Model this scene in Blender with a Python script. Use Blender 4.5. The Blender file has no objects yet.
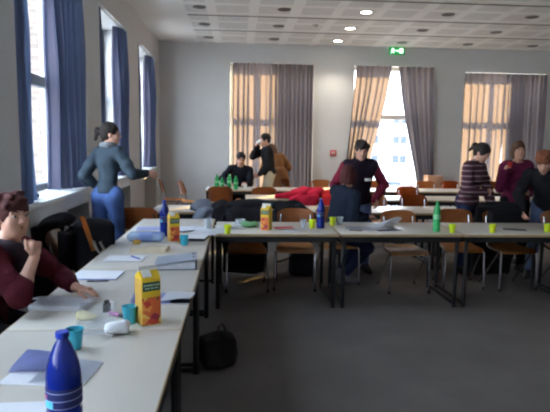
import bpy, bmesh, math, random
import numpy as np
from mathutils import Vector, Matrix, Euler
from math import sin, cos, pi, radians, sqrt

random.seed(7)
SC = bpy.context.scene
COL = SC.collection

# ------------------------------------------------------------------ camera
CAM_H, YAW, PITCH, ROLL, FPX = 1.6, radians(3.9), radians(6.75), radians(0.8), 540.0
cam = bpy.data.cameras.new('camera')
cam.sensor_fit = 'HORIZONTAL'
cam.sensor_width = 36.0
cam.lens = 36.0 * FPX / 550.0
cam.clip_start = 0.05
cam.clip_end = 400
co = bpy.data.objects.new('camera', cam)
COL.objects.link(co)
fw = Vector((sin(YAW) * cos(PITCH), cos(YAW) * cos(PITCH), -sin(PITCH)))
rt = Vector((cos(YAW), -sin(YAW), 0))
up = rt.cross(fw)
r2 = rt * cos(ROLL) + up * sin(ROLL)
u2 = up * cos(ROLL) - rt * sin(ROLL)
co.matrix_world = Matrix(((r2.x, u2.x, -fw.x, 0), (r2.y, u2.y, -fw.y, 0), (r2.z, u2.z, -fw.z, CAM_H), (0, 0, 0, 1)))
SC.camera = co

# ------------------------------------------------------------------ world, sun, exposure
w = bpy.data.worlds.new('sky')
SC.world = w
w.use_nodes = True
nt = w.node_tree
bg = nt.nodes['Background']
tc = nt.nodes.new('ShaderNodeTexCoord')
sp = nt.nodes.new('ShaderNodeSeparateXYZ')
cr = nt.nodes.new('ShaderNodeValToRGB')
nt.links.new(tc.outputs['Generated'], sp.inputs[0])
nt.links.new(sp.outputs['Z'], cr.inputs[0])
nt.links.new(cr.outputs[0], bg.inputs['Color'])
cr.color_ramp.elements[0].position = 0.0
cr.color_ramp.elements[0].color = (0.93, 0.97, 1.0, 1)
cr.color_ramp.elements[1].position = 0.7
cr.color_ramp.elements[1].color = (0.66, 0.80, 1.0, 1)
bg.inputs['Strength'].default_value = 5.0

sun = bpy.data.lights.new('sun', 'SUN')
sun.energy = 12.0
sun.color = (1.0, 0.68, 0.26)
sun.angle = radians(0.6)
so = bpy.data.objects.new('sun', sun)
COL.objects.link(so)
so.rotation_euler = Vector((-0.643, -0.766, -0.347)).to_track_quat('-Z', 'Y').to_euler()

SC.view_settings.view_transform = 'Standard'
SC.view_settings.look = 'None'
SC.view_settings.gamma = 1.0
SC.view_settings.use_curve_mapping = False
SC.view_settings.exposure = 1.78
SC.cycles.max_bounces = 10
SC.cycles.diffuse_bounces = 6
SC.cycles.transparent_max_bounces = 16
SC.cycles.sample_clamp_indirect = 8.0
SC.cycles.caustics_reflective = False
SC.cycles.caustics_refractive = False
SC.cycles.filter_width = 2.2

# ------------------------------------------------------------------ materials
def lin(c):
    return tuple(((v / 255) / 12.92 if v / 255 <= 0.04045 else ((v / 255 + 0.055) / 1.055) ** 2.4) for v in c)

MATS = {}
def mat(name, rgb, rough=0.6, var=0.08, scale=12.0, metal=0.0, bump=0.0, bscale=None, spec=0.4, emit=None, coat=0.0):
    if name in MATS:
        return MATS[name]
    m = bpy.data.materials.new(name)
    m.use_nodes = True
    t = m.node_tree
    b = t.nodes['Principled BSDF']
    c = lin(rgb)
    tc = t.nodes.new('ShaderNodeTexCoord')
    n = t.nodes.new('ShaderNodeTexNoise')
    n.inputs['Scale'].default_value = scale
    n.inputs['Detail'].default_value = 4
    t.links.new(tc.outputs['Object'], n.inputs['Vector'])
    r = t.nodes.new('ShaderNodeValToRGB')
    r.color_ramp.elements[0].position = 0.3
    r.color_ramp.elements[1].position = 0.7
    r.color_ramp.elements[0].color = tuple(v * (1 - var) for v in c) + (1,)
    r.color_ramp.elements[1].color = tuple(min(1, v * (1 + var)) for v in c) + (1,)
    t.links.new(n.outputs['Fac'], r.inputs[0])
    t.links.new(r.outputs[0], b.inputs['Base Color'])
    b.inputs['Roughness'].default_value = rough
    b.inputs['Metallic'].default_value = metal
    b.inputs['Specular IOR Level'].default_value = spec
    if coat:
        b.inputs['Coat Weight'].default_value = coat
    if bump:
        bn = t.nodes.new('ShaderNodeBump')
        bn.inputs['Strength'].default_value = bump
        bn.inputs['Distance'].default_value = 0.01
        n2 = t.nodes.new('ShaderNodeTexNoise')
        n2.inputs['Scale'].default_value = bscale or scale * 6
        t.links.new(tc.outputs['Object'], n2.inputs['Vector'])
        t.links.new(n2.outputs['Fac'], bn.inputs['Height'])
        t.links.new(bn.outputs[0], b.inputs['Normal'])
    if emit:
        b.inputs['Emission Color'].default_value = tuple(c) + (1,)
        b.inputs['Emission Strength'].default_value = emit
    MATS[name] = m
    return m

def wood(name, a, b_, scale=6, rough=0.4, axis=(1, 8, 8)):
    if name in MATS:
        return MATS[name]
    m = bpy.data.materials.new(name)
    m.use_nodes = True
    t = m.node_tree
    b = t.nodes['Principled BSDF']
    tc = t.nodes.new('ShaderNodeTexCoord')
    mp = t.nodes.new('ShaderNodeMapping')
    mp.inputs['Scale'].default_value = axis
    n = t.nodes.new('ShaderNodeTexNoise')
    n.inputs['Scale'].default_value = scale
    n.inputs['Detail'].default_value = 5
    r = t.nodes.new('ShaderNodeValToRGB')
    r.color_ramp.elements[0].position = 0.3
    r.color_ramp.elements[1].position = 0.7
    r.color_ramp.elements[0].color = lin(a) + (1,)
    r.color_ramp.elements[1].color = lin(b_) + (1,)
    t.links.new(tc.outputs['Object'], mp.inputs[0])
    t.links.new(mp.outputs[0], n.inputs['Vector'])
    t.links.new(n.outputs['Fac'], r.inputs[0])
    t.links.new(r.outputs[0], b.inputs['Base Color'])
    b.inputs['Roughness'].default_value = rough
    MATS[name] = m
    return m

def sheer(name, rgb, trans=0.5, rough=0.9, tint=None):
    """woven cloth that lets some light through"""
    m = bpy.data.materials.new(name)
    m.use_nodes = True
    t = m.node_tree
    for n in list(t.nodes):
        t.nodes.remove(n)
    out = t.nodes.new('ShaderNodeOutputMaterial')
    d = t.nodes.new('ShaderNodeBsdfDiffuse')
    tr = t.nodes.new('ShaderNodeBsdfTranslucent')
    mx = t.nodes.new('ShaderNodeMixShader')
    tc = t.nodes.new('ShaderNodeTexCoord')
    nz = t.nodes.new('ShaderNodeTexNoise')
    nz.inputs['Scale'].default_value = 30
    r = t.nodes.new('ShaderNodeValToRGB')
    c = lin(rgb)
    r.color_ramp.elements[0].color = tuple(v * 0.92 for v in c) + (1,)
    r.color_ramp.elements[1].color = tuple(v * 1.08 for v in c) + (1,)
    t.links.new(tc.outputs['Object'], nz.inputs['Vector'])
    t.links.new(nz.outputs['Fac'], r.inputs[0])
    t.links.new(r.outputs[0], d.inputs['Color'])
    tr.inputs['Color'].default_value = lin(tint or rgb) + (1,)
    mx.inputs[0].default_value = trans
    t.links.new(d.outputs[0], mx.inputs[1])
    t.links.new(tr.outputs[0], mx.inputs[2])
    t.links.new(mx.outputs[0], out.inputs['Surface'])
    MATS[name] = m
    return m

def clear(name, rgb, opac=0.25, rough=0.08):
    """thin clear plastic or window glass: straight-through light plus a glossy, tinted skin"""
    m = bpy.data.materials.new(name)
    m.use_nodes = True
    t = m.node_tree
    for n in list(t.nodes):
        t.nodes.remove(n)
    out = t.nodes.new('ShaderNodeOutputMaterial')
    tp = t.nodes.new('ShaderNodeBsdfTransparent')
    pb = t.nodes.new('ShaderNodeBsdfPrincipled')
    mx = t.nodes.new('ShaderNodeMixShader')
    tc = t.nodes.new('ShaderNodeTexCoord')
    nz = t.nodes.new('ShaderNodeTexNoise')
    nz.inputs['Scale'].default_value = 9
    mr = t.nodes.new('ShaderNodeMapRange')
    mr.inputs['To Min'].default_value = opac * 0.85
    mr.inputs['To Max'].default_value = opac * 1.15
    t.links.new(tc.outputs['Object'], nz.inputs['Vector'])
    t.links.new(nz.outputs['Fac'], mr.inputs[0])
    t.links.new(mr.outputs[0], mx.inputs[0])
    c = lin(rgb)
    tp.inputs['Color'].default_value = tuple(0.4 + 0.6 * v for v in c) + (1,)
    pb.inputs['Base Color'].default_value = c + (1,)
    pb.inputs['Roughness'].default_value = rough
    t.links.new(tp.outputs[0], mx.inputs[1])
    t.links.new(pb.outputs[0], mx.inputs[2])
    t.links.new(mx.outputs[0], out.inputs['Surface'])
    MATS[name] = m
    return m

def stripes(name, base, band, period, duty, off=0.0, axis='Z', rough=0.85):
    m = bpy.data.materials.new(name)
    m.use_nodes = True
    t = m.node_tree
    b = t.nodes['Principled BSDF']
    tc = t.nodes.new('ShaderNodeTexCoord')
    s = t.nodes.new('ShaderNodeSeparateXYZ')
    t.links.new(tc.outputs['Object'], s.inputs[0])
    a = t.nodes.new('ShaderNodeMath'); a.operation = 'ADD'; a.inputs[1].default_value = 10 + off
    d = t.nodes.new('ShaderNodeMath'); d.operation = 'DIVIDE'; d.inputs[1].default_value = period
    f = t.nodes.new('ShaderNodeMath'); f.operation = 'FRACT'
    l = t.nodes.new('ShaderNodeMath'); l.operation = 'LESS_THAN'; l.inputs[1].default_value = duty
    t.links.new(s.outputs[axis], a.inputs[0])
    t.links.new(a.outputs[0], d.inputs[0])
    t.links.new(d.outputs[0], f.inputs[0])
    t.links.new(f.outputs[0], l.inputs[0])
    mx = t.nodes.new('ShaderNodeMix'); mx.data_type = 'RGBA'
    mx.inputs[6].default_value = lin(base) + (1,)
    mx.inputs[7].default_value = lin(band) + (1,)
    t.links.new(l.outputs[0], mx.inputs[0])
    t.links.new(mx.outputs[2], b.inputs['Base Color'])
    b.inputs['Roughness'].default_value = rough
    MATS[name] = m
    return m

# ------------------------------------------------------------------ mesh builder
class MB:
    def __init__(s):
        s.bm = bmesh.new()
        s.mi = 0
    def _fin(s, verts, faces=None):
        for f in {f for v in verts for f in v.link_faces}:
            f.material_index = s.mi
    def box(s, c, size, rot=None, bev=0.0):
        g = bmesh.ops.create_cube(s.bm, size=1.0)
        M = Matrix.Translation(c)
        if rot:
            M = M @ Euler(rot).to_matrix().to_4x4()
        M = M @ Matrix.Diagonal((size[0], size[1], size[2], 1))
        bmesh.ops.transform(s.bm, matrix=M, verts=g['verts'])
        vs = g['verts']
        if bev:
            es = list({e for v in vs for e in v.link_edges})
            r = bmesh.ops.bevel(s.bm, geom=es, offset=bev, segments=2, affect='EDGES', profile=0.5)
            vs = r['verts']
        s._fin(vs)
        return s
    def span(s, lo, hi, bev=0.0):
        return s.box([(a + b) / 2 for a, b in zip(lo, hi)], [abs(b - a) for a, b in zip(lo, hi)], None, bev)
    def cyl(s, a, b, r0, r1=None, seg=14):
        a, b = Vector(a), Vector(b)
        d = b - a
        g = bmesh.ops.create_cone(s.bm, cap_ends=True, segments=seg, radius1=r0, radius2=r0 if r1 is None else r1, depth=d.length)
        M = Matrix.Translation((a + b) / 2) @ d.to_track_quat('Z', 'Y').to_matrix().to_4x4()
        bmesh.ops.transform(s.bm, matrix=M, verts=g['verts'])
        s._fin(g['verts'])
        return s
    def ball(s, c, r, seg=12):
        g = bmesh.ops.create_uvsphere(s.bm, u_segments=seg, v_segments=max(6, seg // 2), radius=1)
        rr = (r, r, r) if isinstance(r, (int, float)) else r
        bmesh.ops.transform(s.bm, matrix=Matrix.Translation(c) @ Matrix.Diagonal((*rr, 1)), verts=g['verts'])
        s._fin(g['verts'])
        return s
    def tube(s, pts, r, seg=10):
        pts = [Vector(p) for p in pts]
        rings = []
        for i, p in enumerate(pts):
            d = (pts[min(i + 1, len(pts) - 1)] - pts[max(i - 1, 0)]).normalized()
            q = d.to_track_quat('Z', 'Y')
            rings.append([s.bm.verts.new(p + q @ Vector((r * cos(2 * pi * k / seg), r * sin(2 * pi * k / seg), 0))) for k in range(seg)])
        fs = []
        for A, B in zip(rings, rings[1:]):
            # align seam
            o = min(range(seg), key=lambda k: (B[k].co - A[0].co).length)
            for k in range(seg):
                fs.append(s.bm.faces.new((A[k], A[(k + 1) % seg], B[(k + 1 + o) % seg], B[(k + o) % seg])))
            B[:] = B[o:] + B[:o]
        fs.append(s.bm.faces.new(rings[0][::-1]))
        fs.append(s.bm.faces.new(rings[-1]))
        for f in fs:
            f.material_index = s.mi
        return s
    def lathe(s, prof, c=(0, 0, 0), seg=24, caps=True):
        rings = []
        for r, z in prof:
            rings.append([s.bm.verts.new((c[0] + r * cos(2 * pi * k / seg), c[1] + r * sin(2 * pi * k / seg), c[2] + z)) for k in range(seg)])
        for A, B in zip(rings, rings[1:]):
            for k in range(seg):
                f = s.bm.faces.new((A[k], A[(k + 1) % seg], B[(k + 1) % seg], B[k]))
                f.material_index = s.mi
        if caps:
            s.bm.faces.new(rings[0][::-1]).material_index = s.mi
            s.bm.faces.new(rings[-1]).material_index = s.mi
        return s
    def prism(s, pts, d):
        """polygon pts extruded along d"""
        A = [s.bm.verts.new(p) for p in pts]
        B = [s.bm.verts.new(Vector(p) + Vector(d)) for p in pts]
        n = len(pts)
        fs = [s.bm.faces.new(A[::-1]), s.bm.faces.new(B)]
        for k in range(n):
            fs.append(s.bm.faces.new((A[k], A[(k + 1) % n], B[(k + 1) % n], B[k])))
        for f in fs:
            f.material_index = s.mi
        return s
    def sheet(s, fn, nu, nv, th=0.0):
        """grid surface fn(u,v); th gives it a second side"""
        V = [[s.bm.verts.new(fn(i / nu, j / nv)) for j in range(nv + 1)] for i in range(nu + 1)]
        fs = [s.bm.faces.new((V[i][j], V[i + 1][j], V[i + 1][j + 1], V[i][j + 1])) for i in range(nu) for j in range(nv)]
        for f in fs:
            f.material_index = s.mi
        if th:
            bmesh.ops.solidify(s.bm, geom=fs, thickness=th)
        return s
    def build(s, name, m, parent=None, smooth=True, loc=None):
        bmesh.ops.recalc_face_normals(s.bm, faces=s.bm.faces[:])
        me = bpy.data.meshes.new(name)
        s.bm.to_mesh(me)
        s.bm.free()
        return link(name, me, m, parent, smooth, loc)

def link(name, me, m, parent=None, smooth=True, loc=None):
    for k in (m if isinstance(m, (list, tuple)) else [m]):
        me.materials.append(k)
    if smooth:
        try:
            me.shade_smooth()
            me.set_sharp_from_angle(angle=radians(40))
        except Exception:
            pass
    o = bpy.data.objects.new(name, me)
    COL.objects.link(o)
    if parent:
        o.parent = parent
    if loc:
        o.location = loc
    return o

def tag(o, label=None, cat=None, group=None, kind=None):
    if label: o['label'] = label
    if cat: o['category'] = cat
    if group: o['group'] = group
    if kind: o['kind'] = kind
    return o

def thing(name, label, cat, loc=(0, 0, 0), rz=0.0, group=None):
    o = bpy.data.objects.new(name, None)
    COL.objects.link(o)
    o.empty_display_size = 0.1
    o.location = loc
    o.rotation_euler = (0, 0, rz)
    return tag(o, label, cat, group)

def copy_tree(o, parent=None):
    c = o.copy()
    COL.objects.link(c)
    if parent:
        c.parent = parent
    for ch in [x for x in bpy.data.objects if x.parent == o]:
        copy_tree(ch, c)
    return c

def dup(o, loc, rz, label, group=None):
    c = copy_tree(o)
    c.location = loc
    c.rotation_euler = (0, 0, rz)
    c['label'] = label
    if group:
        c['group'] = group
    elif 'group' in c:
        del c['group']
    return c

# ------------------------------------------------------------------ soft bodies: distance fields meshed with surface nets
def unit(v):
    v = np.asarray(v, float)
    return v / max(1e-9, np.linalg.norm(v))

def cone(a, b, ra, rb=None):
    return ('c', np.asarray(a, float), np.asarray(b, float), ra, ra if rb is None else rb)
def ell(c, r, ax=None):
    return ('e', np.asarray(c, float), np.asarray(r, float), np.eye(3) if ax is None else np.asarray(ax, float))
def rbox(c, hs, rr, ax=None):
    return ('b', np.asarray(c, float), np.asarray(hs, float), rr, np.eye(3) if ax is None else np.asarray(ax, float))

def rotz3(a):
    return np.array([[cos(a), sin(a), 0], [-sin(a), cos(a), 0], [0, 0, 1.0]])

def ext(p):
    if p[0] == 'c':
        r = max(p[3], p[4])
        return np.minimum(p[1], p[2]) - r, np.maximum(p[1], p[2]) + r
    if p[0] == 'e':
        e = np.sqrt(((p[3] * p[2][:, None]) ** 2).sum(0))
        return p[1] - e, p[1] + e
    e = (np.abs(p[4]) * (p[2])[:, None]).sum(0) + p[3]
    return p[1] - e, p[1] + e

def dist(p, X):
    if p[0] == 'c':
        ba = p[2] - p[1]
        t = np.clip(((X - p[1]) @ ba) / max(1e-9, ba @ ba), 0, 1)
        return np.linalg.norm(X - p[1] - t[..., None] * ba, axis=-1) - (p[3] + (p[4] - p[3]) * t)
    if p[0] == 'e':
        q = (X - p[1]) @ p[3].T
        k0 = np.linalg.norm(q / p[2], axis=-1)
        k1 = np.linalg.norm(q / p[2] ** 2, axis=-1)
        return k0 * (k0 - 1) / np.maximum(k1, 1e-6)
    q = np.abs((X - p[1]) @ p[4].T) - (p[2])
    return np.linalg.norm(np.maximum(q, 0), axis=-1) + np.minimum(q.max(-1), 0) - p[3]

def nets(prims, h, k=0.02, inflate=0.0, clips=(), noise=None):
    if not prims:
        return np.zeros((0, 3)), []
    E = [ext(p) for p in prims]
    pad = inflate + 3 * h + (0.03 if noise else 0.0)
    lo = np.min([e[0] for e in E], 0) - pad
    hi = np.max([e[1] for e in E], 0) + pad
    n = np.ceil((hi - lo) / h).astype(int) + 1
    ax = [lo[i] + h * np.arange(n[i]) for i in range(3)]
    D = np.full(n, 0.5, dtype=np.float64)
    m = inflate + k + 4 * h + (0.03 if noise else 0)
    for p, e in zip(prims, E):
        a = np.maximum(np.floor((e[0] - m - lo) / h).astype(int), 0)
        b = np.minimum(np.ceil((e[1] + m - lo) / h).astype(int) + 1, n)
        sl = tuple(slice(a[i], b[i]) for i in range(3))
        X = np.stack(np.meshgrid(*[ax[i][sl[i]] for i in range(3)], indexing='ij'), -1)
        d = dist(p, X) - inflate
        c = D[sl]
        hh = np.maximum(k - np.abs(c - d), 0) / k
        D[sl] = np.minimum(c, d) - hh * hh * k / 4
    if clips or noise:
        X = np.stack(np.meshgrid(*ax, indexing='ij'), -1)
        if noise:
            D = D + noise(X)
        for f in clips:
            D = np.maximum(D, f(X))
    return surf(D, lo, h)

def surf(D, lo, h):
    n = np.array(D.shape)
    D[0], D[-1] = 0.5, 0.5
    D[:, 0], D[:, -1] = 0.5, 0.5
    D[:, :, 0], D[:, :, -1] = 0.5, 0.5
    S = D < 0
    nc = n - 1
    acc = np.zeros(tuple(nc) + (3,))
    cnt = np.zeros(tuple(nc))
    def sub(A, o):
        return A[o[0]:o[0] + nc[0], o[1]:o[1] + nc[1], o[2]:o[2] + nc[2]]
    for axis in range(3):
        for u in (0, 1):
            for v in (0, 1):
                o0 = [0, 0, 0]
                others = [i for i in range(3) if i != axis]
                o0[others[0]], o0[others[1]] = u, v
                o1 = list(o0); o1[axis] = 1
                d0, d1 = sub(D, o0), sub(D, o1)
                cross = (d0 < 0) != (d1 < 0)
                t = np.where(cross, d0 / np.where(cross, d0 - d1, 1), 0)
                for i in range(3):
                    acc[..., i] += np.where(cross, (t if i == axis else o0[i]), 0)
                cnt += cross
    act = cnt > 0
    idx = np.full(tuple(nc), -1, dtype=np.int64)
    idx[act] = np.arange(act.sum())
    ijk = np.argwhere(act)
    verts = lo + h * (ijk + acc[act] / cnt[act][:, None])
    faces = []
    for axis in range(3):
        others = [i for i in range(3) if i != axis]
        s0 = [slice(1, -1)] * 3; s1 = [slice(1, -1)] * 3
        s0[axis] = slice(0, -1); s1[axis] = slice(1, None)
        A, B = S[tuple(s0)], S[tuple(s1)]
        for flip, mask in ((False, A & ~B), (True, B & ~A)):
            e = np.argwhere(mask)
            if not len(e):
                continue
            e = e + 1
            e[:, axis] -= 1
            q = []
            for u, v in ((0, 0), (1, 0), (1, 1), (0, 1)):
                c = e.copy()
                c[:, others[0]] -= u
                c[:, others[1]] -= v
                q.append(idx[c[:, 0], c[:, 1], c[:, 2]])
            q = np.stack(q, 1)
            if (axis == 1) != flip:
                q = q[:, ::-1]
            faces.append(q)
    return verts, np.concatenate(faces)

def soft(name, prims, h, m, parent=None, k=0.02, inflate=0.0, clips=(), noise=None):
    v, f = nets(prims, h, k, inflate, clips, noise)
    me = bpy.data.meshes.new(name)
    me.from_pydata(v.tolist(), [], np.asarray(f).tolist())
    me.update()
    me.materials.append(m)
    me.shade_smooth()
    o = bpy.data.objects.new(name, me)
    COL.objects.link(o)
    if parent:
        o.parent = parent
    return o

def folds(amp=0.01, fx=22.0, seed=0):
    r = random.Random(seed)
    D = [(unit([r.uniform(-1, 1), r.uniform(-1, 1), r.uniform(-1, 1)]), r.uniform(.5, 1.5) * fx, r.uniform(0, 6)) for _ in range(5)]
    def f(X):
        s = 0
        for i, (d, w_, ph) in enumerate(D):
            s = s + np.sin((X @ d) * w_ + ph + 1.3 * np.sin((X @ D[(i + 1) % 5][0]) * w_ * .6))
        return s * amp / 3
    return f

# ------------------------------------------------------------------ the room
XL, XR, YB, YF, ZC = -1.72, 8.2, 12.0, -3.0, 3.70
M_wall = mat('wall_paint', (206, 205, 204), 0.9, 0.02, 3, bump=0.05, bscale=160)
M_ceil_plain = mat('ceiling_paint', (232, 232, 230), 0.9, 0.02, 3)
M_frame = mat('window_frame_grey', (92, 98, 108), 0.5, 0.05)
M_fwhite = mat('window_frame_white', (232, 230, 224), 0.5, 0.03)
M_glass = clear('window_glass', (240, 246, 250), 0.05, 0.03)
M_sill = mat('sill_white', (214, 214, 212), 0.45, 0.03)
M_carpet = mat('carpet_grey', (112, 105, 100), 0.98, 0.10, 2.2, bump=0.5, bscale=260, spec=0.1)
M_dark = mat('dark_slot', (70, 68, 66), 0.8)

def struct(o):
    o['kind'] = 'structure'
    return o

struct(MB().span((XL - .5, YF, -.2), (XR, YB + .45, 0)).build('floor', M_carpet))

# ceiling: white boards with square fields of small perforations between plain margins
m = bpy.data.materials.new('perforated_ceiling')
m.use_nodes = True
t = m.node_tree
b = t.nodes['Principled BSDF']
tcn = t.nodes.new('ShaderNodeTexCoord')
sx = t.nodes.new('ShaderNodeSeparateXYZ')
t.links.new(tcn.outputs['Object'], sx.inputs[0])
def mth(op, a, bb=None):
    n = t.nodes.new('ShaderNodeMath'); n.operation = op
    for i, v in enumerate((a, bb)):
        if v is None: continue
        if isinstance(v, (int, float)): n.inputs[i].default_value = v
        else: t.links.new(v, n.inputs[i])
    return n.outputs[0]
def field(c, off, per, lo):
    f = mth('FRACT', mth('DIVIDE', mth('ADD', c, off), per))
    return mth('MULTIPLY', mth('GREATER_THAN', f, lo), mth('LESS_THAN', f, 1 - lo))
fx = field(sx.outputs['X'], 20.85, 0.68, 0.12)
fy = field(sx.outputs['Y'], 20.0 - 8.2 + 1.24 * 9, 0.62, 0.12)
inside = mth('MULTIPLY', mth('MULTIPLY', fx, fy), mth('GREATER_THAN', sx.outputs['X'], -0.87))
hx = mth('LESS_THAN', mth('ABSOLUTE', mth('SUBTRACT', mth('FRACT', mth('DIVIDE', mth('ADD', sx.outputs['X'], 20), 0.03)), 0.5)), 0.22)
hy = mth('LESS_THAN', mth('ABSOLUTE', mth('SUBTRACT', mth('FRACT', mth('DIVIDE', mth('ADD', sx.outputs['Y'], 20), 0.03)), 0.5)), 0.22)
hole = mth('MULTIPLY', mth('MULTIPLY', hx, hy), inside)
mx = t.nodes.new('ShaderNodeMix'); mx.data_type = 'RGBA'
mx.inputs[6].default_value = lin((232, 231, 229)) + (1,)
mx.inputs[7].default_value = lin((70, 70, 72)) + (1,)
t.links.new(hole, mx.inputs[0])
t.links.new(mx.outputs[2], b.inputs['Base Color'])
b.inputs['Roughness'].default_value = 0.9
struct(MB().span((XL - .5, YF, ZC), (XR, YB + .45, ZC + .2)).build('ceiling', m))

# window openings
LW = [(-3.0 + .9, -3.0 + 2.75), (-.62, 1.25), (1.9, 3.75), (4.40, 6.32), (6.98, 8.70), (9.58, 11.42)]   # along y in the left wall
BW = [(-.19, 1.64), (2.52, 4.30), (5.03, 6.90)]                                                     # along x in the back wall
ZS, ZT = 1.05, 3.27          # left sill and heads
ZB0, ZB1 = 0.06, (3.30, 3.30, 3.21)        # back openings reach down to the floor

b = MB()
ys = [YF] + [v for p in LW for v in p] + [YB + .45]
for a, c in zip(ys[0::2], ys[1::2]):
    b.span((XL - .5, a, 0), (XL, c, ZC))
for a, c in LW:
    b.span((XL - .5, a, ZT), (XL, c, ZC))
    b.span((XL - .5, a, 0), (XL - .24, c, ZS - .05))
struct(b.build('wall_left', M_wall, smooth=False))
b = MB()
xs = [XL] + [v for p in BW for v in p] + [XR]
for a, c in zip(xs[0::2], xs[1::2]):
    b.span((a, YB, 0), (c, YB + .95, ZC))
for (a, c), zh in zip(BW, ZB1):
    b.span((a, YB, zh), (c, YB + .45, ZC))
    b.span((a, YB + .45, min(zh + .36, ZC - .02)), (c, YB + .95, ZC))
    b.span((a, YB, 0), (c, YB + .95, ZB0))
struct(b.build('wall_back', M_wall, smooth=False))
struct(MB().span((XL - .5, YF - .2, ZC + .2), (XR + .2, YB + .95, 13)).build('upper_sky_block', mat('render_outside', (190, 184, 172), .9), smooth=False))  # unseen upper storeys, added to keep some sky light off the brick house
struct(MB().span((XR, YF, 0), (XR + .2, YB + .95, ZC)).build('wall_right', M_wall, smooth=False))
struct(MB().span((XL - .5, YF - .2, 0), (XR + .2, YF, ZC)).build('wall_front', M_wall, smooth=False))

def window(n, axis, a, c, z0, z1, at, depth, sill, mull=True, M_frame=M_frame):
    """frame with a transom and a middle mullion; glass panes; axis is the direction the window runs along"""
    def pt(u, d, z):
        return (u, at + d, z) if axis == 'x' else (at - d, u, z)
    def bar(b, u0, u1, zz0, zz1, d0=-.035, d1=.035):
        p, q = pt(u0, d0, zz0), pt(u1, d1, zz1)
        b.span([min(i, j) for i, j in zip(p, q)], [max(i, j) for i, j in zip(p, q)], .006)
    zt = 2.20
    fw_ = .075
    mid = (a + c) / 2
    b = MB()
    bar(b, a, a + fw_, z0, z1); bar(b, c - fw_, c, z0, z1)
    bar(b, a + fw_, c - fw_, z1 - fw_, z1); bar(b, a + fw_, c - fw_, z0, z0 + fw_)
    bar(b, a + fw_, c - fw_, zt - .055, zt + .055, -.045, .045)
    if mull:
        bar(b, mid - .04, mid + .04, z0 + fw_, zt - .055); bar(b, mid - .03, mid + .03, zt + .055, z1 - fw_)
    root = struct(b.build('window_%d' % n, M_frame))
    for u0, u1, zz0, zz1 in (((a + fw_, c - fw_, z0 + fw_, zt - .055), (a + fw_, c - fw_, zt + .055, z1 - fw_)) if not mull else ((a + fw_, mid - .04, z0 + fw_, zt - .055), (mid + .04, c - fw_, z0 + fw_, zt - .055),
                             (a + fw_, mid - .03, zt + .055, z1 - fw_), (mid + .03, c - fw_, zt + .055, z1 - fw_))):
        g = MB()
        p, q = pt(u0, -.004, zz0), pt(u1, .004, zz1)
        g.span([min(i, j) for i, j in zip(p, q)], [max(i, j) for i, j in zip(p, q)])
        g.build('window_pane', M_glass, root, smooth=False)
    h = MB()
    p = Vector(pt(mid if mull else c - .04, -.05, (z0 + zt) / 2))
    h.cyl(p, p - Vector((0, 0, .11)), .009)
    h.build('window_handle', mat('handle_alu', (170, 170, 172), 0.35, metal=0.8), root)
    if sill:
        s = MB()
        s.span((XL - .36, a + .002, ZS - .05), (XL + .015, c - .002, ZS), .008)
        s.span((XL - .055, a + .002, ZS - .16), (XL - .002, c - .002, ZS - .05))
        s.build('window_sill', M_sill, root)
    return root
k = 1
for a, c in LW:
    window(k, 'y', a + .002, c - .002, ZS, ZT - .002, XL - .40, .1, True); k += 1
for (a, c), zh in zip(BW, ZB1):
    window(k, 'x', a + .002, c - .002, ZB0, zh - .002, YB + .33, .1, False, abs(a - 2.52) > .1, M_fwhite); k += 1

M_base = mat('baseboard_grey', (120, 118, 116), 0.6)
struct(MB().span((XL, YF, 0), (XL + .012, YB - .02, .06)).build('baseboard_left', M_base)) if False else None
b = MB()
for a, c in zip(xs[0::2], xs[1::2]):
    b.span((a, YB - .012, 0.001), (c, YB - .001, .07))
struct(b.build('baseboard_back', M_base))
k = 1
for y in (6.96, 8.20, 9.43, 10.66):
    b = MB()
    b.span((-.87, y - .02, ZC - .004), (XR - .02, y + .02, ZC + .001))
    struct(b.build('trim_%d' % k, M_dark)); k += 1

# ------------------------------------------------------------------ outside
M_fac = mat('facade_pale', (226, 222, 214), 0.9, 0.04, 0.4)
M_fglass = mat('facade_glass', (74, 80, 88), 0.5, spec=.1)
M_asphalt = mat('asphalt', (168, 168, 166), 0.95, 0.06, 0.3)
struct(MB().span((-60, 14, -4.6), (110, 130, -4.4)).build('ground', M_asphalt, smooth=False))
struct(MB().span((-60, -30, -4.6), (-2.4, 14, -4.4)).build('ground_side', M_asphalt, smooth=False))

def building(label, x0, x1, y, z0, z1, wins, dpt, ww, wh):
    r = thing('building', label, 'building', ((x0 + x1) / 2, y, z0))
    cx = (x0 + x1) / 2
    MB().span((x0 - cx, 0, 0), (x1 - cx, dpt, z1 - z0)).build('facade', M_fac, r, smooth=False)
    MB().span((x0 - cx - .4, -.4, z1 - z0), (x1 - cx + .4, dpt, z1 - z0 + .5)).build('roof_edge', M_fac, r, smooth=False)
    for x, z in wins:
        o = MB().span((x - cx - ww / 2 - .12, -.10, z - z0 - .12), (x - cx + ww / 2 + .12, .05, z - z0 + wh + .12)).build('window_surround', M_fac, r, smooth=False)
        MB().span((x - cx - ww / 2, -.13, z - z0), (x - cx - .05, -.02, z - z0 + wh)).span((x - cx + .05, -.13, z - z0), (x - cx + ww / 2, -.02, z - z0 + wh)).build('window_glass', M_fglass, o, smooth=False)
    return r
wins = [(15.4 + 4.3 * i, z) for i in range(-2, 8) for z in (-1.3, 1.6, 4.6)]
building('pale apartment house seen through the open middle window', 2, 60, 80, -4.4, 8.5, wins, 12, 2.2, 1.2)

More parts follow.
